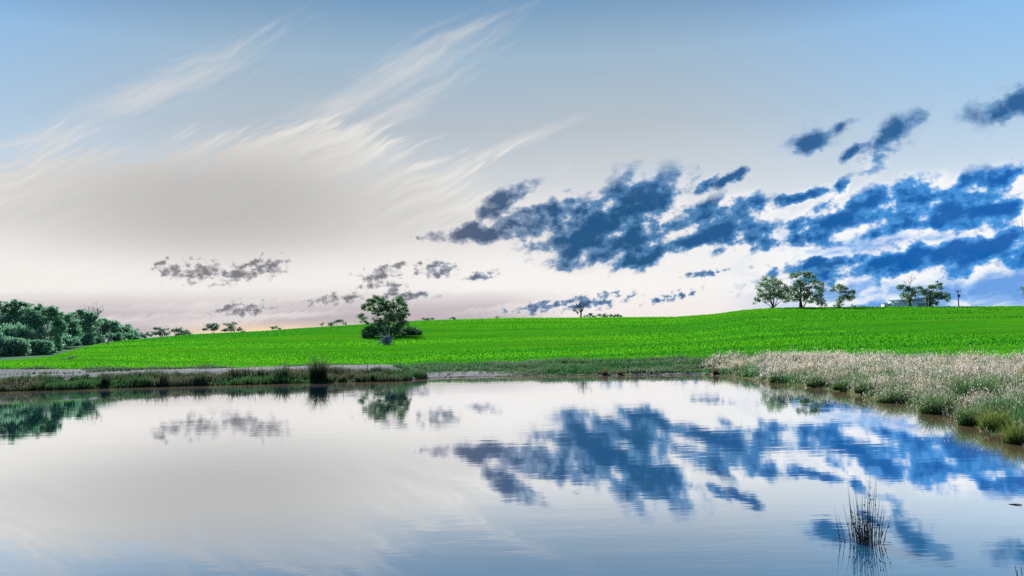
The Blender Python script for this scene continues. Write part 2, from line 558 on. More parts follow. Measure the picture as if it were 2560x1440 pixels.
def hit(px, py, r0=20.0):
    """where the sight line of a photo pixel first meets the land beyond r0"""
    d = ray(px, py)
    a = math.degrees(math.atan2(d[0], d[1]))
    rr = np.arange(r0, 420, 0.25)
    i = int(np.argmin(np.abs(AZ - a)))
    zz = pchip(COLS[i][:, 0], COLS[i][:, 1], rr)
    k = np.nonzero(zz >= CAMZ + d[2] * rr)[0]
    r = rr[k[0]] if len(k) else float(np.interp(a, CR[0], CR[1]))
    return ground_at(a, r), r

# where crop gives way to the scrubby floor of the wood on the left
WOOD = []
for px, py in [(-250, 912), (0, 904), (70, 899), (130, 893), (165, 882), (200, 871), (240, 862)]:
    p_, r_ = hit(px, py, 70)
    WOOD.append((azel(px, py)[0], r_))
WOOD = np.array(WOOD + [(azel(275, 855)[0], 216), (azel(300, 855)[0], 260)])

def sheet(name, rowfun, n, material, attrfun):
    R = np.array([rowfun(i) for i in range(NA)])                     # NA x n ranges
    Z = np.array([pchip(COLS[i][:, 0], COLS[i][:, 1], R[i]) for i in range(NA)])
    a = np.radians(AZ)[:, None]
    X, Y = np.sin(a) * R, np.cos(a) * R
    V = np.stack([X, Y, Z], -1)
    V[..., 2] += attrfun(X, Y, R, Z)[0]
    idx = np.arange(NA * n).reshape(NA, n)
    nx = np.roll(idx, -1, 0)
    q = np.stack([idx[:, :-1], idx[:, 1:], nx[:, 1:], nx[:, :-1]], -1).reshape(-1, 4)
    at_ = attrfun(X, Y, R, Z)[1]
    o = mesh(name, V.reshape(-1, 3), [q], material, attrs={k: v.ravel() for k, v in at_.items()}, smooth=True)
    o['kind'] = 'structure'
    return o

def m_bank(g):
    p = objco(g)
    n1 = g.noise(p, 0.9, 6, 0.6)
    n2 = g.noise(p, 9.0, 4, 0.65)
    soil = g.mix(n2, (0.10, 0.085, 0.06), (0.17, 0.15, 0.115))
    pale = g.mix(n2, (0.13, 0.14, 0.155), (0.26, 0.265, 0.28))
    grass = g.mix(n1, (0.030, 0.060, 0.022), (0.06, 0.10, 0.035))
    mud = g.mix(n2, (0.075, 0.058, 0.04), (0.12, 0.095, 0.065))
    c = g.mix(g.ss(g.m('ADD', attr(g, 'grass'), g.m('MULTIPLY', g.m('SUBTRACT', n1, 0.5), 0.8)), 0.4, 0.6), soil, grass)
    c = g.mix(g.ss(g.m('ADD', attr(g, 'track'), g.m('MULTIPLY', g.m('SUBTRACT', n1, 0.5), 0.6)), 0.38, 0.6), c, pale)
    c = g.mix(attr(g, 'mud'), c, mud)
    return diff(g, c, normal=bump(g, g.noise(p, 5.0, 6, 0.7), 0.9, 0.12))

def m_field(g):
    p = objco(g)
    rows = g.noise(g.mapping(p, rot=(0, 0, rad(3)), scale=(0.03, 0.95, 1.0)), 1.0, 4, 0.6)
    fine = g.noise(g.mapping(p, scale=(1.0, 0.75, 1.0)), 2.3, 3, 0.75)
    mid_ = g.noise(g.mapping(p, rot=(0, 0, rad(-4)), scale=(0.25, 0.9, 1.0)), 0.22, 5, 0.55)
    big_ = g.noise(g.mapping(p, scale=(0.6, 1.0, 1.0)), 0.022, 4, 0.5)
    crop = g.mix(g.ss(fine, 0.28, 0.74), FIELD_D, FIELD_L)
    crop = g.mix(g.m('MULTIPLY', g.ss(big_, 0.42, 0.62), 0.5), crop, FIELD_Y)
    dk = g.m('MULTIPLY', g.ss(rows, 0.52, 0.34), 0.62)
    dk = g.m('MAXIMUM', dk, g.m('MULTIPLY', g.ss(mid_, 0.50, 0.32), 0.55))
    crop = g.mix(dk, crop, (0.014, 0.080, 0.008))
    crop = g.mix(g.m('MULTIPLY', attr(g, 'seam'), 0.75, clamp=True), crop, (0.016, 0.055, 0.014))
    n1 = g.noise(p, 0.5, 6, 0.65)
    edge = g.mix(n1, (0.03, 0.062, 0.025), (0.075, 0.12, 0.05))
    c = g.mix(g.ss(g.m('ADD', attr(g, 'crop'), g.m('MULTIPLY', g.m('SUBTRACT', rows, 0.5), 0.9)), 0.35, 0.65), edge, crop)
    wood = g.mix(n1, (0.03, 0.075, 0.045), (0.10, 0.17, 0.11))
    c = g.mix(g.ss(g.m('ADD', attr(g, 'wood'), g.m('MULTIPLY', g.m('SUBTRACT', n1, 0.5), 0.5)), 0.4, 0.6), c, wood)
    return diff(g, c, normal=bump(g, fine, 0.5, 0.18))

FIELD_D, FIELD_L, FIELD_Y = (0.013, 0.105, 0.005), (0.044, 0.230, 0.008), (0.070, 0.235, 0.006)

def m_plain(g):
    p = objco(g)
    return diff(g, g.mix(g.noise(p, 0.01, 5, 0.6), (0.05, 0.09, 0.035), (0.11, 0.14, 0.06)))

def bank_rows(i):
    c = COLS[i]
    rs_ = float(np.interp(AZ[i], SH[:, 0], SH[:, 1]))
    if abs(AZ[i]) > 90: rs_ = 12.0
    k = np.concatenate([np.linspace(0.02, 5.5, 14), np.linspace(6.5, max(rs_ - 1.5, 7.5), 14), np.linspace(max(rs_ - 1.2, 7.8), RF[i], NB - 28)])
    return k

def bank_attr(X, Y, R, Z):
    a = np.degrees(np.arctan2(X, Y))
    rs_ = np.interp(a, SH[:, 0], SH[:, 1])
    t_ = R - rs_
    track = (1 - sstep(a, -9.0, -4.5)) * sstep(t_, 2.8, 4.2) * (1 - sstep(t_, 9, 13))
    track = np.maximum(track, 0.75 * (1 - sstep(a, -2.0, 3.5)) * sstep(a, -9.5, -7) * (1 - sstep(t_, 2.5, 7)) * sstep(t_, -0.2, 0.2))
    track = np.maximum(track, (0.22 + 0.5 * vnoise(X * 0.12, Y * 0.12, 77)) * sstep(a, -8, -4) * (1 - sstep(a, 12, 22)) * sstep(t_, -0.1, 0.1) * (1 - sstep(t_, 0.6, 1.4)))
    mud = 1 - sstep(Z, -0.02, 0.07)
    grass = np.ones_like(R) * 0.95
    lump = 0.10 * (vnoise(X * 0.9, Y * 0.9, 3) - 0.5) * sstep(t_, 0.0, 2.0) + 0.04 * (vnoise(X * 3, Y * 3, 5) - 0.5) * sstep(t_, 0, .5)
    lump = lump * (1 - sstep(R, RF[:, None] - 3, RF[:, None]))
    return lump, {'track': track, 'mud': mud, 'grass': grass}

def field_attr(X, Y, R, Z):
    a = np.degrees(np.arctan2(X, Y))
    t_ = R - RF[:, None]
    w0 = np.where(a > -9, 4.5, 1.2)
    w0 = np.where(a > 17, 1.5, w0)
    crop = 0.06 + 0.94 * sstep(t_, 0.0, w0 * 1.6)
    rw = np.interp(a, WOOD[:, 0], WOOD[:, 1])
    wood = sstep(R, rw - 1.0, rw + 1.5) * (1 - sstep(a, WOOD[-2, 0], WOOD[-1, 0]))
    lump = (0.5 * (vnoise(X * 0.03, Y * 0.05, 11) - 0.5) + 0.10 * (vnoise(X * 0.25, Y * 0.5, 12) - 0.5)) * sstep(t_, 2, 25) * (1 - sstep(R, RC[:, None] * 0.82, RC[:, None] * 0.97))
    wob = 1.6 * (vnoise(X * 0.03, Y * 0.03, 91) - 0.5)
    seam = sum(k_ * np.exp(-((t_ + wob - c_) / w_) ** 2) for c_, w_, k_ in ((4.5, 0.9, 1.0), (10.5, 1.0, 0.8), (17.5, 1.1, 0.55), (27.0, 1.2, 0.35)))
    seam = seam * (0.35 + 0.65 * sstep(a, -12, -6) * (1 - sstep(a, 15, 22))) * np.clip(0.3 + 1.2 * vnoise(X * 0.08, Y * 0.02, 92), 0, 1)
    return lump, {'crop': crop, 'wood': wood, 'seam': seam}

M_BANK, M_FIELD, M_PLAIN = mat('bank_soil', m_bank), mat('field_crop', m_field), mat('far_plain', m_plain)
bank = sheet('bank', bank_rows, NB, M_BANK, bank_attr)
fld = sheet('field', lambda i: RF[i] + (RC[i] + 70 - RF[i]) * np.linspace(0, 1, NF) ** 1.7, NF, M_FIELD, field_attr)
plain = sheet('plain', lambda i: np.concatenate([np.linspace(RC[i] + 70, RC[i] + 240, 6), np.geomspace(RC[i] + 300, 9000, NP - 6)]), NP, M_PLAIN,
              lambda X, Y, R, Z: (np.zeros_like(R), {}))

# ------------------------------------------------------------------ water
def m_water(g):
    p = objco(g)
    w1 = g.noise(g.mapping(p, rot=(0, 0, rad(4)), scale=(0.30, 1.1, 1.0)), 1.6, 3, 0.55)
    w2 = g.noise(g.mapping(p, rot=(0, 0, rad(-10)), scale=(0.5, 1.0, 1.0)), 7.0, 2, 0.5)
    calm = g.ss(g.noise(g.mapping(p, scale=(0.06, 0.14, 1.0)), 1.0, 3, 0.5), 0.40, 0.62, 0.25, 1.0)
    h = g.m('MULTIPLY', g.m('MULTIPLY_ADD', w2, 0.16, w1), calm)
    nrm = bump(g, h, 1.0, 0.0028)
    mn = g.noise(p, 0.35, 3, 0.5)
    shal = g.ss(g.m('MULTIPLY_ADD', g.m('SUBTRACT', mn, 0.5), 0.5, attr(g, 'shallow')), 0.1, 0.9)
    murk = diff(g, g.mix(shal, (0.006, 0.068, 0.150), g.mix(mn, (0.13, 0.10, 0.062), (0.18, 0.138, 0.088))))
    gl = g.n('ShaderNodeBsdfGlossy')
    gl.inputs['Roughness'].default_value = 0.02
    gl.inputs['Color'].default_value = (0.975, 0.985, 0.99, 1)
    g.t.links.new(nrm, gl.inputs['Normal'])
    fr = g.n('ShaderNodeFresnel')
    fr.inputs['IOR'].default_value = 1.33
    g.t.links.new(nrm, fr.inputs['Normal'])
    fac = g.m('MULTIPLY', g.ss(fr.outputs[0], 0.165, 0.345, 0.32, 0.99), g.m('MULTIPLY_ADD', shal, -0.16, 0.98))
    ms = g.n('ShaderNodeMixShader')
    g.t.links.new(fac, ms.inputs[0])
    g.t.links.new(murk, ms.inputs[1])
    g.t.links.new(gl.outputs[0], ms.inputs[2])
    return ms.outputs[0]

aa = np.arange(-90, 90.1, 0.5)
rsh = np.interp(aa, SH[:, 0], SH[:, 1])
ends = np.maximum(rsh + 0.9, 5.8)
wv, ws = [(0.0, 0.5, 0.0)], [1.0]
RINGS = [0.15, 0.3, 0.45, 0.58, 0.68, 0.76, 0.82, 0.87, 0.91, 0.94, 0.965, 0.985, 1.0]
for f_ in RINGS:
    rr_ = ends * f_
    wv += list(np.stack([np.sin(np.radians(aa)) * rr_, np.cos(np.radians(aa)) * rr_ + (1 - f_) * 0.5, np.zeros_like(aa)], -1))
    ws += list(1 - sstep(rsh - rr_, 0.3, 13.0) ** 0.7)
m_ = len(aa)
wf = np.array([[0, i + 1, i] for i in range(1, m_)])
wq = np.array([[1 + k * m_ + i, 1 + k * m_ + i + 1, 1 + (k + 1) * m_ + i + 1, 1 + (k + 1) * m_ + i] for k in range(len(RINGS) - 1) for i in range(m_ - 1)])
water = mesh('water', np.array(wv), [wf, wq], mat('pond_water', m_water), attrs={'shallow': np.array(ws)})
water['kind'] = 'structure'

# ------------------------------------------------------------------ plant helpers
RG = np.arange(0, 330, 0.25)
ZG = np.array([pchip(c[:, 0], c[:, 1], RG) for c in COLS])
def hz(x, y):
    """land height on arrays of points (within 130 m)"""
    r = np.hypot(x, y); a = np.degrees(np.arctan2(x, y))
    i = np.clip(np.searchsorted(AZ, a), 1, NA - 1)
    i = np.where(np.abs(AZ[i - 1] - a) < np.abs(AZ[i] - a), i - 1, i)
    f = np.clip(r / 0.25, 0, len(RG) - 1.001)
    j = f.astype(int); f = f - j
    return ZG[i, j] * (1 - f) + ZG[i, j + 1] * f

def shore_r(a):
    return np.interp(a, SH[:, 0], SH[:, 1])

def field_r(a):
    return np.interp(a, AZ, RF)

def tubes(paths, sides=6):
    V, Fq, n0 = [], [], 0
    for pts, rads in paths:
        pts = np.asarray(pts, float); rads = np.asarray(rads, float)
        n = len(pts)
        tan = np.gradient(pts, axis=0)
        tan /= np.linalg.norm(tan, axis=1)[:, None] + 1e-9
        ref = np.array([0.31, 0.87, 0.38])
        u = np.cross(tan, ref); u /= np.linalg.norm(u, axis=1)[:, None] + 1e-9
        w = np.cross(tan, u)
        th = np.linspace(0, 2 * np.pi, sides, endpoint=False)
        ring = pts[:, None, :] + rads[:, None, None] * (np.cos(th)[None, :, None] * u[:, None, :] + np.sin(th)[None, :, None] * w[:, None, :])
        V.append(ring.reshape(-1, 3))
        idx = n0 + np.arange(n * sides).reshape(n, sides)
        nx = np.roll(idx, -1, 1)
        Fq.append(np.stack([idx[:-1], nx[:-1], nx[1:], idx[1:]], -1).reshape(-1, 4))
        n0 += n * sides
    return np.concatenate(V), np.concatenate(Fq)

def curve(p0, p1, sag, n=7, wob=0.0, rg=None):
    t_ = np.linspace(0, 1, n)[:, None]
    mid_ = (np.asarray(p0) + np.asarray(p1)) / 2 + np.asarray(sag)
    pts = (1 - t_) ** 2 * p0 + 2 * t_ * (1 - t_) * mid_ + t_ ** 2 * p1
    if wob and rg is not None:
        pts[1:-1] += rg.normal(0, wob, (n - 2, 3))
    return pts

def leaves(cent, size, rg, droop=0.6):
    n = len(cent)
    ax = rg.normal(0, 1, (n, 3)); ax[:, 2] -= droop * 1.5
    ax /= np.linalg.norm(ax, axis=1)[:, None]
    b = np.cross(ax, rg.normal(0, 1, (n, 3))); b /= np.linalg.norm(b, axis=1)[:, None] + 1e-9
    s = size * rg.uniform(0.6, 1.35, n)[:, None]
    V = np.stack([cent - ax * s, cent + b * s * 0.42 - ax * s * 0.1, cent + ax * s, cent - b * s * 0.42 - ax * s * 0.1], 1).reshape(-1, 3)
    Fc = np.arange(4 * n).reshape(n, 4)
    return V, Fc

def leaf_mat(name, dark, light, trans=0.35, tmul=1.3):
    def f(g):
        c = g.mix(attr(g, 'v'), dark, light)
        return leafy(g, c, trans, g.vm('SCALE', c, tmul), 0.04)
    return mat(name, f)

M_GUM = leaf_mat('gum_leaves', (0.040, 0.112, 0.060), (0.140, 0.235, 0.115), 0.4)
M_WOOD = leaf_mat('wood_leaves', (0.042, 0.145, 0.092), (0.150, 0.320, 0.200), 0.45)
M_SHRUB = leaf_mat('shrub_leaves', (0.018, 0.070, 0.038), (0.060, 0.150, 0.070), 0.3)
M_FAR = leaf_mat('far_leaves', (0.025, 0.090, 0.065), (0.080, 0.170, 0.115), 0.4)
def m_bark(g, a=(0.10, 0.085, 0.075), b=(0.26, 0.25, 0.235)):
    p = objco(g)
    n_ = g.noise(g.mapping(p, scale=(4, 4, 0.8)), 1.0, 5, 0.65)
    return diff(g, g.mix(g.ss(n_, 0.35, 0.7), a, b), normal=bump(g, n_, 0.6, 0.05))
M_BARK = mat('gum_bark', m_bark)
M_PALE = mat('bleached_wood', lambda g: m_bark(g, (0.20, 0.21, 0.215), (0.46, 0.47, 0.47)))
M_GREYWOOD = mat('weathered_wood', lambda g: m_bark(g, (0.14, 0.17, 0.19), (0.42, 0.47, 0.50)))
M_DARKBARK = mat('dark_bark', lambda g: m_bark(g, (0.035, 0.032, 0.035), (0.10, 0.09, 0.09)))

M_ROOTS = mat('root_soil', lambda g: m_bark(g, (0.06, 0.07, 0.085), (0.19, 0.22, 0.26)))

def base_point(bx, by=None, r=None):
    if r is None:
        return hit(bx, by, 65)
    a = azel(bx, 800 if by is None else by)[0]
    return ground_at(a, r), r

def tree(name, label, bx, by, r, blobs, stems=None, mleaf=None, mbark=None, group=None, cat='tree', seed=1, leaf=2.1, dens=1.0,
         tr=1.6, limbs=True, bare=None, depth=1.0, rag=1.0):
    """blobs: (px, py, rx, ry) leaf masses as the photo shows them, built at the tree's own distance and given real depth"""
    rg = np.random.default_rng(seed)
    base, r = base_point(bx, by, r)
    s = r / F
    hd = ray(bx, 800); hd = np.array([hd[0], hd[1], 0.0])
    xs = [b[0] for b in blobs]
    half = max(6.0, (max(xs) - min(xs)) / 2)
    e = empty(name, base, label, cat, group)
    cents = []
    for (px, py, rx, ry) in blobs:
        dep = rg.normal(0, 0.38) * half * depth
        cents.append(at(px, py, r) + hd * dep * s)
    # wood
    paths = []
    stems = stems or [(bx, (min(b[1] for b in blobs) + max(b[1] for b in blobs)) / 2)]
    nodes = []
    for k, st in enumerate(stems):
        tip = at(st[0], st[1], r) + hd * rg.normal(0, 0.12) * half * s
        b0 = base + np.array([rg.normal(0, 0.25), rg.normal(0, 0.25), -0.15]) * (1 if len(stems) > 1 else 0.3) + np.array([0, 0, -0.1])
        pts = curve(b0, tip, np.array([rg.normal(0, 0.06), rg.normal(0, 0.06), 0.05]) * np.linalg.norm(tip - b0), 9, 0.05 * s * 8, rg)
        w0 = tr * s * (st[2] if len(st) > 2 else 1.0)
        rad_ = w0 * (1.25 - 0.75 * np.linspace(0, 1, 9))
        rad_[0] *= 1.35
        paths.append((pts, rad_))
        nodes += [(pts[i], rad_[i]) for i in range(3, 9)]
    if limbs:
        for cpt in cents:
            best = min(nodes, key=lambda n_: np.linalg.norm(n_[0] - cpt) + max(0, n_[0][2] - cpt[2] + 0.3) * 2.5)
            L = np.linalg.norm(cpt - best[0])
            pts = curve(best[0], cpt, np.array([0, 0, 0.10 * L]), 7, 0.03 * L, rg)
            paths.append((pts, best[1] * np.linspace(0.62, 0.22, 7)))
            for q in range(3):
                tip = cpt + rg.normal(0, 1, 3) * np.array([1, 1, 0.6]) * s * 7
                paths.append((curve(pts[4 + q % 3], tip, rg.normal(0, 0.1, 3), 5, 0, rg), best[1] * np.linspace(0.22, 0.06, 5)))
    for bp in (bare or []):
        pts = np.array([at(px, py, r) + hd * rg.normal(0, 1.5) * s for px, py in bp])
        t_ = np.linspace(0, 1, len(pts)); tt = np.linspace(0, 1, 4 * len(pts))
        pts = np.stack([np.interp(tt, t_, pts[:, i]) for i in range(3)], -1)
        paths.append((pts, np.linspace(0.55, 0.16, len(pts)) * s))
    V, Q = tubes(paths, 6)
    mesh('trunk', V, [Q], mbark or M_BARK, e, smooth=True, origin=base)
    # leaves
    C, vv = [], []
    for (px, py, rx, ry), c0 in zip(blobs, cents):
        area = math.pi * rx * ry
        nclump = int(max(5, area / 20))
        n = int(max(40, area * 0.95 * dens))
        rz = 0.5 * (rx + ry) * depth
        d = rg.normal(0, 1, (nclump, 3)); d /= np.linalg.norm(d, axis=1)[:, None]
        d *= rg.uniform(0.3, 0.97, (nclump, 1)) ** 0.6 * (1 + (rag - 1) * rg.uniform(0, 1, (nclump, 1)) ** 2 * 2)
        wx = np.array([hd[1], -hd[0], 0.0])
        cc = c0 + s * (d[:, :1] * rx * wx + d[:, 1:2] * rz * hd + d[:, 2:] * ry * np.array([0, 0, 1.0]))
        k = rg.integers(0, nclump, n)
        sig = (0.17 * min(rx, ry) + 0.9) * s
        C.append(cc[k] + rg.normal(0, 1, (n, 3)) * sig * np.array([1.25, 1.25, 0.75]))
        vv.append(np.clip(rg.uniform(0, 1, nclump)[k] * 0.6 + rg.uniform(0, 0.4, n), 0, 1))
    C = np.concatenate(C); vv = np.concatenate(vv) * 0.72 + rg.uniform(0, 0.28)
    V, Q = leaves(C, leaf * s, rg)
    mesh('crown', V, [Q], mleaf or M_GUM, e, attrs={'v': np.repeat(vv, 4)}, origin=base)
    return e

def grow(p, d, L, rad0, depth, rg, out, spread=0.75, lift=0.15, split=(2, 4), shrink=0.68):
    n = 6
    pts = [p]
    for i in range(n - 1):
        d = d + rg.normal(0, 0.16, 3); d[2] += lift * 0.25
        d /= np.linalg.norm(d)
        pts.append(pts[-1] + d * L / (n - 1))
    pts = np.array(pts)
    out.append((pts, rad0 * np.linspace(1, 0.62 if depth > 0 else 0.25, n)))
    if depth <= 0:
        return
    for k in range(int(rg.integers(split[0], split[1]))):
        i = int(rg.integers(2, n))
        dd = d + rg.normal(0, spread, 3); dd[2] += lift
        dd /= np.linalg.norm(dd)
        grow(pts[i], dd, L * shrink * rg.uniform(0.7, 1.15), rad0 * 0.55, depth - 1, rg, out, spread, lift, split, shrink)

def dead_tree(name, label, bx, by, r, top, lean, seed, mbark, depth=4, r0=2.0, spread=0.75, group=None, tufts=None, trunk_frac=0.42, mleaf=None):
    """bare tree: a trunk, each main limb a part of its own with its twigs"""
    rg = np.random.default_rng(seed)
    base, r = base_point(bx, by, r)
    s = r / F
    e = empty(name, base, label, 'dead tree', group)
    H = z_at(bx, top, r) - base[2]
    tip = base + np.array([lean * s, 0, H * trunk_frac])
    pts = curve(base - np.array([0, 0, 0.2]), tip, np.array([0.04 * H * rg.normal(), 0, 0]), 9, 0.012 * H, rg)
    rd = r0 * s * np.linspace(1.25, 0.7, 9)
    V, Q = tubes([(pts, rd)], 8)
    mesh('trunk', V, [Q], mbark, e, smooth=True, origin=base)
    ends = []
    for k in range(5):
        out = []
        d = np.array([math.cos(k * 1.9 + 0.6), 0.8 * math.sin(k * 1.9 + 0.6), 0.9 + 0.35 * (k % 2)]); d /= np.linalg.norm(d)
        grow(pts[8 - (k % 3)], d, H * (1 - trunk_frac) * 0.66, r0 * s * 0.5, depth - 1, rg, out, spread, 0.22)
        ends += [o[0][-1] for o in out]
        V, Q = tubes(out, 5)
        mesh('branch', V, [Q], mbark, e, smooth=True, origin=base)
    if tufts:
        C, vv = [], []
        for (px, py, rx, ry) in tufts:
            n = int(math.pi * rx * ry * 0.8)
            C.append(at(px, py, r) + rg.normal(0, 0.5, (n, 3)) * s * np.array([rx, rx, ry])); vv.append(rg.uniform(0, 1, n))
        C = np.concatenate(C)
        V, Q = leaves(C, 2.0 * s, rg)
        mesh('crown', V, [Q], mleaf or M_FAR, e, attrs={'v': np.repeat(np.concatenate(vv), 4)}, origin=base)
    return e

# ------------------------------------------------------------------ lone gum in the field, with its shrubs and upturned stump
tree('gum_tree', 'tall open-crowned gum tree standing alone in the green field', 977, 842, None, [
    (942, 749, 15, 8), (926, 757, 12, 9), (914, 768, 9, 8), (946, 764, 17, 8), (958, 752, 9, 6), (971, 759, 12, 7), (984, 764, 9, 7),
    (997, 750, 13, 8), (1004, 762, 14, 9), (1012, 772, 8, 9), (1011, 785, 11, 8), (1000, 778, 8, 6), (948, 776, 15, 7), (938, 785, 11, 5),
    (984, 786, 17, 11), (975, 798, 16, 11), (995, 798, 12, 10), (902, 792, 7, 7), (909, 801, 7, 6), (917, 808, 8, 4), (936, 801, 7, 5),
    (955, 803, 10, 9), (963, 772, 13, 8), (978, 773, 10, 7), (930, 774, 11, 6), (965, 786, 10, 7), (1004, 810, 13, 10), (972, 815, 20, 11), (990, 826, 20, 12), (962, 832, 14, 10)],
     stems=[(972, 790, 1.2), (955, 775, 0.9), (992, 780, 0.9), (940, 792, 0.6)], seed=5, leaf=2.1, dens=1.7, rag=1.15, tr=1.8)
tree('shrub', 'low dense dark shrub sprawling left of the lone gum trunk', 930, 846, None, [
    (925, 830, 21, 13), (910, 838, 11, 8), (940, 818, 17, 13), (950, 832, 18, 12), (925, 841, 18, 6), (944, 808, 9, 7)],
     stems=[(922, 832), (940, 828), (935, 838)], mleaf=M_SHRUB, mbark=M_DARKBARK, cat='shrub', seed=8, leaf=1.9, dens=1.5, tr=0.7)
tree('shrub', 'low rounded dark shrub right of the lone gum, tapering to the right', 1024, 840, None, [
    (1015, 828, 17, 11), (1030, 828, 17, 11), (1043, 832, 14, 8), (1020, 835, 22, 6), (1049, 836, 8, 4), (1008, 832, 12, 8)],
     stems=[(1015, 832), (1032, 832)], mleaf=M_SHRUB, mbark=M_DARKBARK, cat='shrub', seed=9, leaf=1.9, dens=1.6, tr=0.7)

def stump():
    rg = np.random.default_rng(4)
    base, r = base_point(962, 862)
    s = r / F
    e = empty('upturned_stump', base, 'upturned grey stump with tangled roots in front of the lone gum', 'stump')
    P = lambda x, y, d=0.0: at(x, y, r) + np.array([0, d * s, 0])
    # root plate: a lumpy ball
    V, Q = [], []
    n1, n2 = 18, 12
    for i in range(n1):
        for j in range(n2):
            th, ph = 2 * math.pi * i / n1, math.pi * (j + 0.5) / n2
            k = 1 + 0.28 * math.sin(3 * th + 2 * ph) + rg.normal(0, 0.13)
            V.append(P(969, 850) + s * k * np.array([11 * math.sin(ph) * math.cos(th), 7 * math.sin(ph) * math.sin(th), 8.5 * math.cos(ph)]))
    for i in range(n1):
        for j in range(n2 - 1):
            a, b = i * n2 + j, ((i + 1) % n1) * n2 + j
            Q.append((a, b, b + 1, a + 1))
    mesh('root_plate', V, [Q], M_ROOTS, e, origin=base)
    lines = [[(957, 850), (951, 838), (945, 826)], [(962, 846), (956, 836), (952, 830)], [(973, 842), (975, 826), (973, 812)],
             [(962, 856), (950, 858), (941, 863)], [(966, 852), (955, 855), (944, 860)], [(975, 850), (983, 846), (987, 840)],
             [(978, 854), (984, 856), (990, 858)], [(955, 852), (948, 850), (936, 851)], [(958, 858), (968, 862), (980, 860)]]
    for k in range(16):
        a = rg.uniform(0, 6.28)
        x0, y0 = 969 + 7 * math.cos(a), 850 - 6 * math.sin(a)
        lines.append([(x0, y0), (x0 + 5 * math.cos(a + .5), y0 - 4 * math.sin(a + .5)), (x0 + 6 * math.cos(a + .9), y0 - 6 * math.sin(a + .9) + 1)])
    for k, ln in enumerate(lines):
        p = np.array([P(x, y, -6 - rg.uniform(0, 3)) for x, y in ln])
        pts = curve(p[0], p[2], (p[1] - (p[0] + p[2]) / 2) * 2, 8, 0.25 * s, rg)
        V, Q = tubes([(pts, np.linspace(1.9 if k < 9 else 1.2, 0.5, 8) * s)], 6)
        mesh('root', V, [Q], M_GREYWOOD, e, smooth=True, origin=base)
stump()

# ------------------------------------------------------------------ trees on the right-hand rise
GR = 'gum trees along the crest on the right'
tree('gum_tree', 'many-stemmed gum with wide fan of stems, leftmost of the big trees on the right rise', 1933, 771, 283, [
    (1922, 697, 19, 8), (1906, 711, 15, 6), (1930, 714, 20, 12), (1944, 704, 12, 8), (1918, 733, 16, 12), (1938, 734, 17, 14), (1955, 735, 13, 13),
    (1902, 738, 9, 9), (1895, 751, 9, 7), (1963, 719, 11, 10), (1962, 748, 10, 7), (1913, 750, 9, 6), (1898, 724, 7, 5)],
     stems=[(1912, 740, 0.8), (1925, 730, 1.0), (1936, 725, 1.0), (1948, 742, 0.7), (1958, 748, 0.6), (1905, 750, 0.5)], group=GR, seed=21, dens=1.0, rag=1.2, mbark=M_DARKBARK)
tree('gum_tree', 'tallest gum on the right rise, twin trunks under a broad gappy crown', 2004, 771, 285, [
    (1998, 686, 24, 5), (1984, 691, 12, 5), (2016, 687, 13, 6), (2026, 694, 9, 6), (2008, 705, 17, 9), (2044, 715, 14, 11), (2034, 702, 11, 6), (1995, 722, 15, 11),
    (2024, 736, 19, 11), (2001, 744, 16, 10), (1981, 738, 13, 12), (2050, 729, 9, 8), (2030, 751, 13, 7), (1990, 706, 9, 7), (1976, 722, 9, 7), (2016, 720, 12, 8)],
     stems=[(2002, 715, 1.5), (1992, 725, 0.9), (2022, 735, 0.8)], group=GR, seed=22, dens=1.0, rag=1.2, mbark=M_DARKBARK,
     bare=[[(2048, 722), (2060, 716), (2071, 713)], [(2050, 722), (2062, 720), (2068, 722)]])
tree('gum_tree', 'small slim gum close beside the right flank of the tallest crest tree', 2057, 770, 284, [
    (2049, 741, 7, 9), (2053, 752, 8, 8), (2059, 761, 7, 6), (2046, 757, 5, 5)], stems=[(2052, 748)], group=GR, seed=23, tr=0.9, mbark=M_DARKBARK)
tree('gum_tree', 'umbrella-topped gum with a gap under its crown, on the rise left of the shed', 2093, 769, 287, [
    (2092, 716, 18, 6), (2082, 727, 9, 4), (2108, 722, 13, 7), (2125, 729, 11, 5), (2110, 747, 17, 8), (2128, 746, 7, 8), (2098, 757, 9, 7), (2118, 738, 8, 5), (2130, 736, 5, 6),
    (2094, 765, 10, 4), (2104, 732, 8, 3)],
     stems=[(2100, 735, 1.0), (2112, 742, 0.7)], group=GR, seed=24, mbark=M_DARKBARK)
tree('gum_tree', 'gum with bare dead branches rising above its low crown, in front of the shed', 2273, 769, 291, [
    (2257, 718, 14, 5), (2270, 722, 12, 6), (2280, 728, 8, 7), (2262, 738, 8, 7), (2276, 745, 11, 9), (2285, 736, 7, 7), (2268, 752, 6, 5), (2246, 722, 6, 4)],
     stems=[(2272, 735, 1.3), (2282, 738, 0.8)], group=GR, seed=25, mbark=M_DARKBARK,
     bare=[[(2272, 735), (2275, 712), (2278, 698), (2285, 676)], [(2275, 712), (2270, 700), (2272, 690)], [(2277, 706), (2286, 694), (2290, 685)],
           [(2274, 718), (2264, 708), (2256, 702)], [(2278, 700), (2276, 692), (2280, 684)], [(2264, 708), (2262, 704), (2259, 705)], [(2284, 697), (2289, 696), (2292, 698)]])
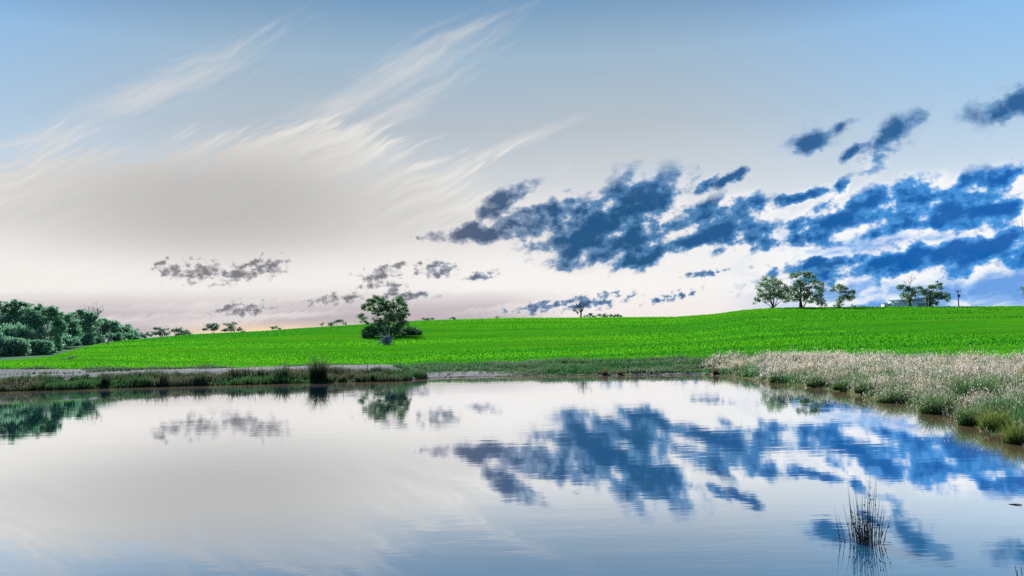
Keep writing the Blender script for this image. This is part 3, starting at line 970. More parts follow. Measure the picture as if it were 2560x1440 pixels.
tree('gum_tree', 'leaning gum with layered crown at the right end of the shed', 2324, 768, 291, [
    (2334, 717, 15, 5), (2346, 711, 8, 5), (2351, 718, 5, 6), (2309, 730, 13, 7), (2322, 733, 12, 8), (2334, 738, 15, 10), (2346, 737, 10, 7), (2364, 737, 9, 9), (2370, 746, 6, 6),
    (2322, 750, 9, 7), (2334, 758, 9, 6), (2296, 724, 7, 5), (2300, 716, 6, 3), (2356, 742, 8, 5)],
     stems=[(2326, 735, 1.3), (2340, 728, 0.7), (2312, 732, 0.7)], group=GR, seed=26, mbark=M_DARKBARK)
tree('bush', 'small dark bush left of the shed on the crest line', 2215, 769, 300, [(2215, 766, 4, 4)], mleaf=M_SHRUB, cat='bush', seed=31, tr=0.4, leaf=1.5, dens=2, limbs=False)
tree('bush', 'tiny round bush on the crest just right of the umbrella-topped gum', 2133, 769, 298, [(2133, 766, 4, 4)], mleaf=M_SHRUB, cat='bush', seed=32, tr=0.4, leaf=1.5, dens=2, limbs=False)
tree('bush', 'long low bush hugging the crest between umbrella-topped gum and shed', 2153, 769, 300, [(2145, 768, 9, 3), (2158, 768, 10, 3), (2168, 769, 7, 2)], mleaf=M_SHRUB, cat='bush', seed=33, tr=0.4, leaf=1.5, dens=2, limbs=False)
tree('dead_tree', 'bare dead tree with one low leaf clump, cut by the right edge of the picture', 2602, 800, 185, [
    (2560, 724, 8, 5), (2566, 732, 9, 6), (2578, 728, 12, 8)], stems=[(2606, 640, 1.3)], cat='dead tree', seed=41, mbark=M_DARKBARK,
     bare=[[(2606, 640), (2590, 610), (2570, 592), (2556, 575), (2546, 562), (2541, 552)], [(2556, 575), (2556, 560), (2554, 544)], [(2606, 650), (2612, 590), (2604, 540), (2598, 500)],
           [(2604, 600), (2584, 560), (2578, 530)], [(2610, 620), (2630, 580), (2640, 540)], [(2563, 584), (2568, 566), (2562, 548)]])

# ------------------------------------------------------------------ shed and pole behind the crest
def wallmat(g, a, b):
    p = objco(g)
    rib = g.n('ShaderNodeTexWave', wave_type='BANDS', bands_direction='X')
    rib.inputs['Scale'].default_value = 1.6
    g.put(rib.inputs['Vector'], p)
    c = g.mix(g.noise(p, 0.7, 4, 0.6), a, b)
    return diff(g, c, normal=bump(g, rib.outputs['Fac'], 0.5, 0.04))
M_SHEDWALL = mat('shed_wall', lambda g: wallmat(g, (0.40, 0.54, 0.68), (0.48, 0.62, 0.76)))
M_SHEDROOF = mat('shed_roof', lambda g: wallmat(g, (0.26, 0.36, 0.46), (0.32, 0.42, 0.52)))
M_SHEDTRIM = mat('shed_trim', lambda g: diff(g, (0.22, 0.29, 0.36)))

def boxv(x0, x1, y0, y1, z0, z1):
    v = [(x, y, z) for z in (z0, z1) for y in (y0, y1) for x in (x0, x1)]
    f = [(0, 2, 3, 1), (4, 5, 7, 6), (0, 1, 5, 4), (2, 6, 7, 3), (0, 4, 6, 2), (1, 3, 7, 5)]
    return v, f

def shed():
    r = 335.0
    p = at(2276, 768, r)
    base = ground_at(azel(2276, 768)[0], r)
    e = empty('farm_shed', base, 'pale blue-white farm shed with lean-to behind the crest trees', 'shed')
    e.rotation_euler = (0, 0, -rad(azel(2276, 768)[0]) + rad(8))
    s = r / F
    zt = z_at(2276, 752, r) - base[2]            # eaves
    zp = z_at(2262, 748.5, r) - base[2] + 0.5    # ridge
    w, d = 42 * s, 5.0
    def wall(v, f, m, name, par=e):
        o = mesh(name, v, [np.array(f)], m, None)
        o.parent = par
        return o
    for nm, b in (('front_wall', (-w, w, -d, -d + .15, 0, zt)), ('back_wall', (-w, w, d - .15, d, 0, zt)),
                  ('side_wall', (-w, -w + .15, -d + .16, d - .16, 0, zt)), ('side_wall', (w - .15, w, -d + .16, d - .16, 0, zt))):
        wall(*boxv(*b), M_SHEDWALL, nm)
    v = [(-w - .3, -d - .3, zt), (w + .3, -d - .3, zt), (w + .3, 0, zp), (-w - .3, 0, zp), (w + .3, d + .3, zt), (-w - .3, d + .3, zt)]
    v += [(x, y, z - 0.12) for x, y, z in v]
    wall(v, [(0, 1, 2, 3), (3, 2, 4, 5), (7, 6, 9, 8), (8, 9, 11, 10), (0, 6, 7, 1), (5, 4, 10, 11), (0, 3, 9, 6), (3, 5, 11, 9), (1, 7, 8, 2), (2, 8, 10, 4)], M_SHEDROOF, 'roof')
    wall(*boxv(-w - .32, w + .32, -d - .42, -d - .31, zt - .22, zt - .02), M_SHEDTRIM, 'gutter')
    lw = 14 * s; zl = z_at(2228, 760, r) - base[2]
    lt = wall(*boxv(-w - lw, -w - .02, -d + .5, d - .5, 0, zl), M_SHEDWALL, 'lean_to')
    v, f = boxv(-w - lw - .2, -w - .02, -d + .3, d - .3, zl + .01, zl + .14)
    wall(v, f, M_SHEDTRIM, 'roof', lt)
    dr = wall(*boxv(w * .25, w * .7, -d - .06, -d - .005, 0.05, zt * .72), M_SHEDTRIM, 'sliding_door')
    wall(*boxv(w * .2, w * .95, -d - .12, -d - .062, zt * .73, zt * .76), M_SHEDTRIM, 'rail', dr)
shed()

def pole():
    r = 318.0
    a = azel(2397, 768)[0]
    base = ground_at(a, r)
    e = empty('power_pole', base, 'thin dark wooden power pole alone on the right crest', 'pole')
    H = z_at(2397, 726, r) - base[2]
    V, Q = tubes([(np.array([base + [0, 0, z] for z in (-0.3, H * .5, H)]), [0.2, 0.17, 0.14])], 8)
    mesh('post', V, [Q], M_DARKBARK, e, origin=base)
    def bx(name, b):
        v, f = boxv(*b)
        o = mesh(name, v, [np.array(f)], M_DARKBARK, None); o.parent = e; return o
    bx('crossarm', (-0.9, 0.9, -0.28, -0.15, H - 0.42, H - 0.24))
    for x in (-0.8, 0.0, 0.8):
        bx('insulator', (x - .07, x + .07, -0.27, -0.16, H - 0.24, H + 0.06))
    bx('transformer', (0.16, 0.62, -0.25, 0.2, H * .66, H * .66 + 0.9))
pole()

# ------------------------------------------------------------------ far trees peeping over the crest
FG = 'far trees showing over the crest'
def far(label, bx, r, blobs, seed, **k):
    return tree('far_tree', label, bx, None, r, blobs, mleaf=M_FAR, mbark=M_DARKBARK, group=FG, seed=seed, leaf=k.pop('leaf', 2.0), **k)
far('far dark tree at the end of the wood, first clump on the left skyline', 362, 300, [(350, 838, 8, 6), (362, 838, 9, 5), (374, 836, 6, 5)], 51)
far('far flat-topped tree between wood and gully on the left skyline', 400, 300, [(394, 822, 13, 4), (412, 824, 7, 3), (400, 836, 16, 5), (386, 833, 7, 5), (415, 833, 8, 5), (402, 829, 8, 4)], 52)
far('far bushy tree with drooping right side on the left skyline', 446, 300, [(440, 825, 10, 6), (452, 828, 11, 8), (466, 830, 8, 6), (474, 835, 4, 5), (440, 837, 9, 4), (458, 837, 10, 4)], 53)
far('far umbrella-crowned tree glowing at its underside, on the left skyline', 532, 320, [(532, 813, 15, 6), (520, 821, 12, 5), (545, 817, 9, 5), (536, 822, 13, 4), (512, 824, 6, 3)], 54, stems=[(528, 820), (538, 820)], tr=0.8)
far('far ragged tree right of the umbrella-crowned one on the left skyline', 580, 320, [(565, 812, 4, 4), (578, 816, 12, 6), (584, 809, 6, 4), (596, 823, 9, 5), (575, 824, 12, 5), (608, 828, 6, 3), (563, 826, 9, 4)], 55, stems=[(575, 818), (588, 818)], tr=0.8)
far('low far tree alone against the orange glow, between two skyline clumps', 687, 330, [(680, 820, 6, 3), (690, 819, 6, 3), (697, 822, 4, 3)], 56, tr=0.6)
far('tiny far bush left of the arching skyline tree', 807, 340, [(807, 811, 5, 3)], 57, tr=0.5)
far('far arching tree on the skyline left of the lone gum', 842, 340, [(830, 809, 9, 4), (840, 804, 9, 4), (852, 804, 9, 4), (860, 809, 5, 3), (824, 812, 5, 3)], 58, tr=0.6)
far('low far tree on the skyline just right of the lone gum', 1070, 350, [(1063, 798, 9, 4), (1072, 797, 8, 3), (1081, 797, 6, 3)], 59, tr=0.6)
far('small rounded far tree mid skyline, right of the lone gum', 1133, 360, [(1131, 796, 7, 3), (1137, 797, 5, 3)], 60, tr=0.5)
far('tiny far tree by itself in mid skyline', 1243, 370, [(1242, 794, 5, 3)], 61, tr=0.5)
dead_tree('dead_tree', 'bare spreading dead tree on the middle skyline with leaf tufts at its left', 1452, None, 330, 748, 0, 66, M_DARKBARK, 5, 2.3, 0.8,
          tufts=[(1437, 776, 8, 4), (1444, 782, 5, 3)], trunk_frac=0.36)
far('dark low tree crown touching the right side of the dead skyline tree', 1475, 350, [(1465, 791, 6, 3), (1474, 788, 9, 4), (1486, 790, 8, 4)], 62, tr=0.6)
far('dark low tree crown in the middle of the three right of the dead skyline tree', 1510, 350, [(1503, 789, 8, 4), (1513, 788, 8, 4), (1521, 791, 7, 3)], 63, tr=0.6)
far('dark low tree crown at the right end of the three beside the dead skyline tree', 1542, 350, [(1533, 789, 7, 4), (1543, 788, 8, 4), (1552, 791, 5, 3)], 64, tr=0.6)

# ------------------------------------------------------------------ wood on the left
WG = 'gum trees of the wood on the left'
def wt(label, bx, r, blobs, seed, by=None, stems=None, name='gum_tree', cat='tree', **k):
    return tree(name, label, bx, by, r, blobs, stems=stems, mleaf=k.pop('mleaf', M_WOOD), mbark=k.pop('mbark', M_PALE), group=WG if cat == 'tree' else None, cat=cat, seed=seed,
                leaf=k.pop('leaf', 2.3), rag=1.3, dens=k.pop('dens', 1.9), **k)
wt('tall wood gum at the far left with sky gaps in its top', 28, 150, [(30, 760, 26, 6), (55, 768, 16, 8), (12, 766, 16, 7), (45, 782, 24, 9), (15, 790, 20, 12), (60, 795, 16, 12), (30, 805, 26, 14), (8, 815, 16, 16)], 71, stems=[(30, 790), (48, 780)])
wt('broad leafy gum second from the left in the wood', 75, 146, [(78, 778, 16, 8), (90, 792, 20, 12), (70, 805, 22, 14), (95, 815, 22, 16), (60, 825, 22, 16), (110, 800, 12, 10)], 72)
wt('gum with pale forked trunk showing through its leaves in the wood', 112, 142, [(108, 772, 16, 6), (125, 776, 14, 7), (138, 782, 8, 8), (120, 790, 20, 8), (140, 800, 14, 10), (100, 835, 14, 12), (145, 818, 16, 14), (135, 845, 14, 12)], 73,
   stems=[(125, 800, 1.3), (138, 790, 0.9), (112, 800, 0.8)], tr=1.5)
wt('dense round-headed gum in the middle of the wood', 165, 178, [(160, 795, 14, 8), (172, 808, 18, 12), (150, 815, 16, 14), (178, 825, 18, 14), (158, 835, 18, 14), (185, 840, 14, 10)], 74)
wt('flat-topped gum standing highest right of the wood centre', 205, 202, [(195, 784, 20, 6), (212, 783, 14, 6), (178, 790, 10, 5), (228, 792, 12, 7), (205, 800, 22, 10), (225, 810, 16, 12), (195, 818, 16, 12), (215, 828, 18, 12)], 75, stems=[(202, 805), (215, 800)])
wt('gum behind the leaning dead trunk in the wood', 262, 226, [(258, 805, 12, 7), (272, 808, 12, 8), (285, 815, 10, 8), (250, 820, 14, 10), (270, 828, 18, 12), (288, 832, 10, 9), (255, 840, 12, 9)], 76)
wt('sloping-crowned gum near the right end of the wood', 305, 238, [(300, 818, 10, 6), (312, 822, 12, 8), (325, 830, 10, 8), (300, 832, 14, 10), (318, 840, 14, 7)], 77)
wt('last small gum at the right end of the wood', 335, 250, [(332, 832, 8, 6), (340, 838, 8, 6), (328, 842, 10, 5)], 78)
wt('lower leafy gum filling the left middle of the wood', 45, 135, [(40, 830, 24, 14), (20, 845, 22, 16), (60, 845, 22, 16), (75, 860, 18, 12)], 79)
wt('thicket gum with grey-green crown below the pale forked trunk', 150, 168, [(128, 858, 12, 8), (150, 850, 16, 11), (168, 852, 14, 9)], 80)
wt('big round shrub at the field edge in the lower left corner of the wood', 30, 124, [(15, 868, 20, 15), (35, 872, 22, 15), (4, 852, 14, 11), (44, 857, 13, 10), (24, 855, 9, 8), (58, 868, 9, 9), (50, 880, 18, 10), (20, 884, 24, 8)], 81, name='shrub', cat='shrub', mleaf=M_WOOD, dens=2.0)
wt('rounded shrub at the field edge with its right side open to the verge', 100, 128, [(88, 870, 15, 12), (105, 872, 15, 12), (78, 858, 9, 9), (97, 857, 9, 7), (118, 864, 9, 8), (128, 876, 8, 6), (118, 880, 12, 9), (95, 884, 20, 7)], 82, name='shrub', cat='shrub', dens=2.0)
def edge_shrub(label, bx, by, blobs, seed):
    return wt(label, bx, None, blobs, seed, by=by, name='shrub', cat='shrub', dens=1.9)
edge_shrub('low scrubby shrub on the verge below the middle of the wood', 172, 866, [(160, 858, 14, 8), (178, 855, 15, 9), (190, 860, 10, 5)], 83)
edge_shrub('bushy shrub under the flat-topped gum at the edge of the wood', 212, 861, [(202, 848, 14, 10), (220, 848, 13, 10), (212, 856, 15, 5)], 85)
edge_shrub('low dark shrub left of the foot of the leaning dead trunk', 242, 858, [(234, 845, 12, 9), (248, 848, 10, 7), (240, 853, 12, 4)], 84)
edge_shrub('rounded shrub right of the leaning dead trunk at the field edge', 288, 853, [(280, 842, 11, 8), (296, 843, 12, 7), (288, 849, 14, 4)], 88)
edge_shrub('last low shrub at the right foot of the wood', 325, 850, [(316, 842, 10, 6), (330, 843, 11, 5), (342, 845, 7, 3)], 89)
edge_shrub('small shrub between the open verge and the pale forked trunk', 138, 878, [(130, 866, 12, 9), (145, 864, 12, 9), (138, 873, 14, 5)], 90)
dead_tree('dead_tree', 'bleached dead tree leaning left above the wood, bare twigs on top', 262, 858, None, 755, -26, 86, M_PALE, 5, 2.3, 0.7, trunk_frac=0.6)
dead_tree('dead_tree', 'short broken pale trunk beside the leaning dead tree', 270, 859, None, 815, 2, 87, M_PALE, 2, 1.8, 0.4, trunk_frac=0.75)

def log(label, pts_px, r, rad0, m, name='fallen_branch', cat='branch', zoff=0.0):
    rg = np.random.default_rng(len(label))
    p = []
    for px, py in pts_px:
        p.append(at(px, py, r))
    p = np.array(p)
    base = p[0].copy()
    t_ = np.linspace(0, 1, len(p)); tt = np.linspace(0, 1, 5 * len(p))
    q = np.stack([np.interp(tt, t_, p[:, i]) for i in range(3)], -1) + rg.normal(0, rad0 * 0.3, (5 * len(p), 3))
    V, Q = tubes([(q, np.linspace(rad0, rad0 * 0.45, len(q)))], 6)
    o = mesh(name, V, [Q], m, smooth=True, origin=base)
    return tag(o, label, cat)
b_, r_ = hit(150, 900, 65)
log('pale fallen branch lying on the green field below the wood', [(143, 900.5), (165, 897), (180, 893.5), (189, 891)], r_, 0.13, M_PALE)
b_, r_ = hit(1113, 945.5, 40)
st = log('thin bent dead branch sticking out of the far water edge', [(1112, 946.5), (1113, 942), (1118, 938), (1124, 934.5), (1127, 938), (1126, 941), (1131, 947)], 64.0, 0.035, M_DARKBARK)
log('short dark stick floating on the water near the right edge', [(2521, 1262), (2528, 1261), (2538, 1260.5), (2547, 1261), (2555, 1262)], 2.8 / -ray(2540, 1262)[2] , 0.014, M_DARKBARK, 'floating_stick', 'stick')

# ------------------------------------------------------------------ grasses
def blade_mat(name, trans=0.4):
    def f(g):
        c = attr(g, 'col', True)
        return leafy(g, c, trans, g.vm('SCALE', c, 1.15))
    return mat(name, f)
M_BLADE = blade_mat('grass_blades')
M_PLUME = blade_mat('grass_plumes', 0.4)
M_CROP = blade_mat('crop_blades', 0.5)

def blades(pos, h, w, cb, ct, rg, lean=0.35, bend=0.3):
    n = len(pos)
    a = rg.uniform(0, 2 * np.pi, n)
    wd = np.stack([np.cos(a), np.sin(a), np.zeros(n)], -1) * (w * 0.5)[:, None]
    b = rg.uniform(0, 2 * np.pi, n)
    ld = np.stack([np.cos(b), np.sin(b), np.zeros(n)], -1)
    k = np.abs(rg.normal(0, lean, n))[:, None]
    up = np.array([0, 0, 1.0])
    p1 = pos + (up + ld * k * 0.7) * (h * 0.55)[:, None]
    p2 = pos + (up * (1 - 0.25 * k) + ld * (k + bend * k)) * h[:, None]
    V = np.stack([pos - wd, pos + wd, p1 - wd * 0.8, p1 + wd * 0.8, p2], 1).reshape(-1, 3)
    i = np.arange(n)[:, None] * 5
    q = i + np.array([0, 1, 3, 2]); t_ = i + np.array([2, 3, 4])
    cm = cb * 0.45 + ct * 0.55
    C = np.stack([cb, cb, cm, cm, ct], 1).reshape(-1, 3)
    return V, q, t_, C, p2

def col_mix(rg, n, cols, jit=0.18):
    cols = np.array(cols)
    k = rg.uniform(0, 1, (n, len(cols))) ** 2
    k /= k.sum(1)[:, None]
    return np.clip((k @ cols) * rg.uniform(1 - jit, 1 + jit, (n, 1)), 0, 1)

def polar_scatter(n, a0, a1, lo, hi, rg):
    """n random points with azimuth a0..a1 (deg) and range between lo(a) and hi(a), even by area"""
    out = np.zeros((0, 2))
    while len(out) < n:
        a = rg.uniform(a0, a1, n * 3)
        r = np.sqrt(rg.uniform(0, 1, n * 3)) * 100
        k = (r > lo(a)) & (r < hi(a))
        out = np.concatenate([out, np.stack([a[k], r[k]], -1)])
    return out[:n, 0], out[:n, 1]

def stuff(name, V, q, t_, C, m, label, cat):
    o = mesh(name, V, [q, t_], m, attrs={'col': C})
    return tag(o, label, cat, kind='stuff')

def xy(a, r):
    return np.sin(np.radians(a)) * r, np.cos(np.radians(a)) * r

# reedy dark grass along the left bank
rg = np.random.default_rng(101)
a, r = polar_scatter(31000, -50, -6.2, lambda a: shore_r(a) - 0.25, lambda a: shore_r(a) + 3.9, rg)
x, y = xy(a, r)
cl = vnoise(x * 0.55, y * 0.8, 21) * 0.6 + vnoise(x * 1.7, y * 1.7, 22) * 0.4
keep = cl > 0.34
a, r, x, y, cl = a[keep], r[keep], x[keep], y[keep], cl[keep]
n = len(a)
t_ = r - shore_r(a)
h = 0.86 * (0.30 + 1.25 * np.clip(cl - 0.3, 0, 1)) * rg.uniform(0.5, 1.35, n) * (1 - 0.45 * np.clip(t_ / 4, 0, 1))
h = np.where(rg.uniform(0, 1, n) < 0.02, h + rg.uniform(0.3, 0.8, n), h)
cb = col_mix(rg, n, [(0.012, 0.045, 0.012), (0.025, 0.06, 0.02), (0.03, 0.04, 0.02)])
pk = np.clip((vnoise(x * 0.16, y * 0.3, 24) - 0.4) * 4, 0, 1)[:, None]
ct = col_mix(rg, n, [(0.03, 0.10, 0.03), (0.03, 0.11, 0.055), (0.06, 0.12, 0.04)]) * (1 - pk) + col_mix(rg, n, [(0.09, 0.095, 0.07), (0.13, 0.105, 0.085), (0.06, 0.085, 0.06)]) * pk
pos = np.stack([x, y, np.maximum(hz(x, y), -0.1) - 0.05], -1)
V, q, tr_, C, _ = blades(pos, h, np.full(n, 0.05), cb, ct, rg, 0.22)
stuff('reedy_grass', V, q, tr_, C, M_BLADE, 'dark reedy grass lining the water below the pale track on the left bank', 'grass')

# low rough grass of the middle bank and both field margins
rg = np.random.default_rng(102)
a, r = polar_scatter(34000, -8.5, 17.5, lambda a: shore_r(a) + 0.5, lambda a: field_r(a) + 1.0, rg)
x, y = xy(a, r)
cl = vnoise(x * 0.35, y * 0.6, 31) * 0.6 + vnoise(x * 1.3, y * 1.3, 32) * 0.4
bare = (1 - sstep(a, -2.5, 1.5)) * (1 - sstep(r - shore_r(a), 3.5, 8))
keep = rg.uniform(0, 1, len(a)) > bare * 0.93
a, r, x, y, cl = a[keep], r[keep], x[keep], y[keep], cl[keep]
n = len(a)
h = (0.10 + 0.62 * np.clip(cl - 0.25, 0, 1)) * rg.uniform(0.5, 1.5, n)
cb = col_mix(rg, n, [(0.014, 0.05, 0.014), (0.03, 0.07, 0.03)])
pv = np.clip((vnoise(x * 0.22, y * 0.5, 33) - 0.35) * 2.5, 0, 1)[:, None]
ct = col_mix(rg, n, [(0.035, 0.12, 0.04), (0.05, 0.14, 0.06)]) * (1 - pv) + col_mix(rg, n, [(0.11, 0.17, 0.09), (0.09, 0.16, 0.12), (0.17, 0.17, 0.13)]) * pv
pos = np.stack([x, y, hz(x, y) - 0.04], -1)
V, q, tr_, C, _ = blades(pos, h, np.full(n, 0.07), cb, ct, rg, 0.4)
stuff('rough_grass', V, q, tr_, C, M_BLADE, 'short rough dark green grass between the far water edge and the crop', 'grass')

rg = np.random.default_rng(103)
a, r = polar_scatter(9000, -40, -9, lambda a: field_r(a) - 4.0, lambda a: field_r(a) + 0.6, rg)
x, y = xy(a, r)
cl = vnoise(x * 0.5, y * 0.5, 41)
keep = cl > 0.45
a, r, x, y, cl = a[keep], r[keep], x[keep], y[keep], cl[keep]
n = len(a)
h = (0.15 + 0.5 * (cl - 0.45)) * rg.uniform(0.6, 1.5, n)
cb = col_mix(rg, n, [(0.02, 0.06, 0.02), (0.03, 0.06, 0.03)])
ct = col_mix(rg, n, [(0.05, 0.11, 0.06), (0.10, 0.13, 0.09)])
pos = np.stack([x, y, hz(x, y) - 0.04], -1)
V, q, tr_, C, _ = blades(pos, h, np.full(n, 0.08), cb, ct, rg, 0.4)
stuff('margin_grass', V, q, tr_, C, M_BLADE, 'thin weedy grass along the field side of the pale track', 'grass')

# young crop standing over the field, thinning to the grain of the distance
rg = np.random.default_rng(104)
n = 225000
a = rg.uniform(-43, 43, n)
fr_ = rg.uniform(0, 1, n) ** 1.35
r0_, r1_ = field_r(a), np.interp(a, AZ, RC)
r = r0_ + 0.8 + (r1_ - r0_) * fr_
row = np.where(r < r0_ + 14, 0.75, 0.9)
r = np.round(r / row) * row + rg.normal(0, 0.16, n)
x, y = xy(a, r)
rw = np.interp(a, WOOD[:, 0], WOOD[:, 1])
mid_edge = np.where((a > -9) & (a < 17), 5.5, 1.2)
thin = sstep(r - r0_, 0, mid_edge) * 0.85 + 0.15
wob = 1.6 * (vnoise(x * 0.03, y * 0.03, 91) - 0.5)
seam = sum(k_ * np.exp(-((r - r0_ + wob - c_) / w_) ** 2) for c_, w_, k_ in ((4.5, 0.9, 1.0), (10.5, 1.0, 0.8), (17.5, 1.1, 0.55), (27.0, 1.2, 0.35)))
thin = thin * (1 - 0.8 * np.clip(seam, 0, 1) * (0.35 + 0.65 * sstep(a, -12, -6) * (1 - sstep(a, 15, 22))))
keep = ((r < rw - 0.5) | (a > WOOD[-2, 0])) & (rg.uniform(0, 1, n) < thin) & (r > r0_ + 0.4)
a, r, x, y = a[keep], r[keep], x[keep], y[keep]
n = len(a)
h = (0.13 + 0.0006 * r) * rg.uniform(0.5, 1.4, n)
big_ = vnoise(x * 0.018, y * 0.03, 61) * 0.45 + vnoise(x * 0.025, y * 0.2, 62) * 0.4 + vnoise(x * 0.3, y * 0.5, 63) * 0.15
kk = np.clip((big_ - 0.32) * 2.8, 0, 1)[:, None]
cb = col_mix(rg, n, [(0.018, 0.16, 0.006), (0.024, 0.18, 0.007)])
ct = col_mix(rg, n, [(0.020, 0.145, 0.014), (0.030, 0.17, 0.016)], 0.25) * (1 - kk) + col_mix(rg, n, [(0.085, 0.32, 0.010), (0.115, 0.34, 0.010)], 0.2) * kk
pos = np.stack([x, y, hz(x, y) - 0.06], -1)
V, q, tr_, C, _ = blades(pos, h, 0.035 + 0.0008 * r, cb, ct, rg, 0.45)
stuff('young_crop', V, q, tr_, C, M_CROP, 'bright green young crop covering the field up to the crest', 'crop')

# pale feathery grass of the right bank
rg = np.random.default_rng(105)
nc = 2700
ca, cr = polar_scatter(nc, 13.4, 57, lambda a: shore_r(a) + 0.1, lambda a: field_r(a) + 0.3, rg)
kp = rg.uniform(0, 1, nc) < 0.35 + 0.65 * sstep(ca, 13.4, 18)
ca, cr = ca[kp], cr[kp]
nc = len(ca)
cx, cy = xy(ca, cr)
ct0 = cr - shore_r(ca)
cg = np.clip((vnoise(cx * 0.22, cy * 0.3, 51) * 0.75 + rg.uniform(0, 1, nc) * 0.55 + 0.30 * (1 - sstep(ct0, 0.5, 4.0)) - 0.52) * 2.6, 0, 1)      # how green a clump is
tan = rg.uniform(0, 1, nc) ** 2                                                                              # how straw-coloured
cR = rg.uniform(0.30, 0.75, nc)
ch = (0.30 + 0.62 * rg.uniform(0, 1, nc) ** 1.4) * (0.75 + 0.25 * sstep(ct0, 0, 2.5))
lx, ly = rg.normal(0, 0.14, nc), rg.normal(0, 0.14, nc)
per = 50
k = np.repeat(np.arange(nc), per)
n = len(k)
q0 = np.sqrt(rg.uniform(0, 1, n))
rho = q0 * cR[k]
th = rg.uniform(0, 2 * np.pi, n)
x, y = cx[k] + rho * np.cos(th), cy[k] + rho * np.sin(th)
r = np.hypot(x, y)
h = ch[k] * rg.uniform(0.45, 1.2, n) * (1 - 0.5 * q0 ** 2)
g0, s0 = cg[k][:, None], tan[k][:, None]
cb = col_mix(rg, n, [(0.02, 0.075, 0.02), (0.035, 0.09, 0.03), (0.05, 0.07, 0.035)])
pale_ = col_mix(rg, n, [(0.28, 0.27, 0.255), (0.22, 0.25, 0.22), (0.34, 0.31, 0.30)]) * (1 - s0) + col_mix(rg, n, [(0.30, 0.24, 0.15), (0.34, 0.28, 0.19)]) * s0
ct = pale_ * (1 - g0) + col_mix(rg, n, [(0.05, 0.18, 0.07), (0.10, 0.21, 0.09)]) * g0
pos = np.stack([x, y, hz(x, y) - 0.05], -1)
V, q, tr_, C, tips = blades(pos, h, 0.008 + 0.0006 * r, cb, ct, rg, 0.34)
stuff('pale_grass', V, q, tr_, C, M_BLADE, 'pale feathery grass with green bases covering the right bank', 'grass')
k = rg.uniform(0, 1, n) < 0.36 * (1 - g0[:, 0]) ** 1.5 + 0.02
tp, rr2, hh = tips[k], r[k], h[k]
m_ = 5
cent = np.repeat(tp, m_, 0) + rg.normal(0, 1, (len(tp) * m_, 3)) * np.repeat(0.03 + 0.06 * hh, m_)[:, None] * np.array([0.8, 0.8, 1.1])
V, Q = leaves(cent, 1.0, rg, 1.6)
sz = np.repeat(np.repeat(0.011 + 0.00050 * rr2, m_), 4)[:, None] * np.array([0.75, 0.75, 1.15])
cc4 = np.repeat(cent, 4, 0)
V = cc4 + (V - cc4) * sz
sp = np.repeat(s0[k], m_, 0)
C = np.repeat(col_mix(rg, len(cent), [(0.48, 0.46, 0.43), (0.64, 0.61, 0.585), (0.40, 0.43, 0.40)], 0.3) * (1 - sp) + col_mix(rg, len(cent), [(0.50, 0.40, 0.28), (0.42, 0.34, 0.24)], 0.3) * sp, 4, 0)
o = mesh('grass_plumes', V, [Q], M_PLUME, attrs={'col': C})
tag(o, 'whitish seed plumes over the pale grass of the right bank', 'grass plumes', kind='stuff')

# ------------------------------------------------------------------ single tussocks
def tussock(label, bx, by, w_px, h_px, n, cb, ct, seed, name='tussock', cat='tussock', group=None, lean=0.35, wmul=1.0, r=None, plume=0.0, rise=None):
    rg = np.random.default_rng(seed)
    if r is None:
        base, r = hit(bx, by, 15)
        if base[2] < 0: base[2] = -0.02
    else:
        base = ground_at(azel(bx, by)[0], r)
        base[2] = max(base[2], -0.05)
    s = r / F
    e = empty(name, base, label, cat, group)
    rho = np.sqrt(rg.uniform(0, 1, n)) * 0.36 * w_px * s
    th = rg.uniform(0, 2 * np.pi, n)
    off = np.stack([rho * np.cos(th), rho * np.sin(th) * 0.8, np.zeros(n)], -1)
    h = h_px * s * rg.uniform(0.4, 1.12, n) * (1 - 0.6 * (rho / (0.36 * w_px * s)) ** 2)
    a_ = rg.normal(0, lean, n)
    up = np.array([0, 0, 1.0])
    out = off / (np.linalg.norm(off, axis=1)[:, None] + 1e-6)
    k = (np.abs(a_) + 0.25 * rho / (0.36 * w_px * s))[:, None]
    w = np.full(n, 0.9 * s * wmul)
    wa = rg.uniform(0, 2 * np.pi, n)
    wd = np.stack([np.cos(wa), np.sin(wa), np.zeros(n)], -1) * (w * .5)[:, None]
    pos = base + off - np.array([0, 0, 0.05])
    p1 = pos + (up + out * k * 0.6) * (h * 0.55)[:, None]
    p2 = pos + (up * (1 - 0.22 * k) + out * k * 1.15) * h[:, None]
    V = np.stack([pos - wd, pos + wd, p1 - wd * .8, p1 + wd * .8, p2], 1).reshape(-1, 3)
    i = np.arange(n)[:, None] * 5
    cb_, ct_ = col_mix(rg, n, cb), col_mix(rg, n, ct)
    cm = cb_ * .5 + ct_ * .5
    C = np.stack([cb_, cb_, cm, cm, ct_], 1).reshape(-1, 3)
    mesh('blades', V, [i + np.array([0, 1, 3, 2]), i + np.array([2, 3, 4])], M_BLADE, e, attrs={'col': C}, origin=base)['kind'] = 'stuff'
    if plume:
        kk = rg.uniform(0, 1, n) < plume
        tp = np.repeat(p2[kk], 4, 0)
        cent = tp + rg.normal(0, 1, tp.shape) * 2.2 * s
        V, Q = leaves(cent, 1.3 * s, rg, 0.2)
        C = np.repeat(col_mix(rg, len(cent), [(0.42, 0.38, 0.36), (0.52, 0.46, 0.45), (0.36, 0.36, 0.35)], 0.25), 4, 0)
        mesh('plumes', V, [Q], M_PLUME, e, attrs={'col': C}, origin=base)['kind'] = 'stuff'
    return e
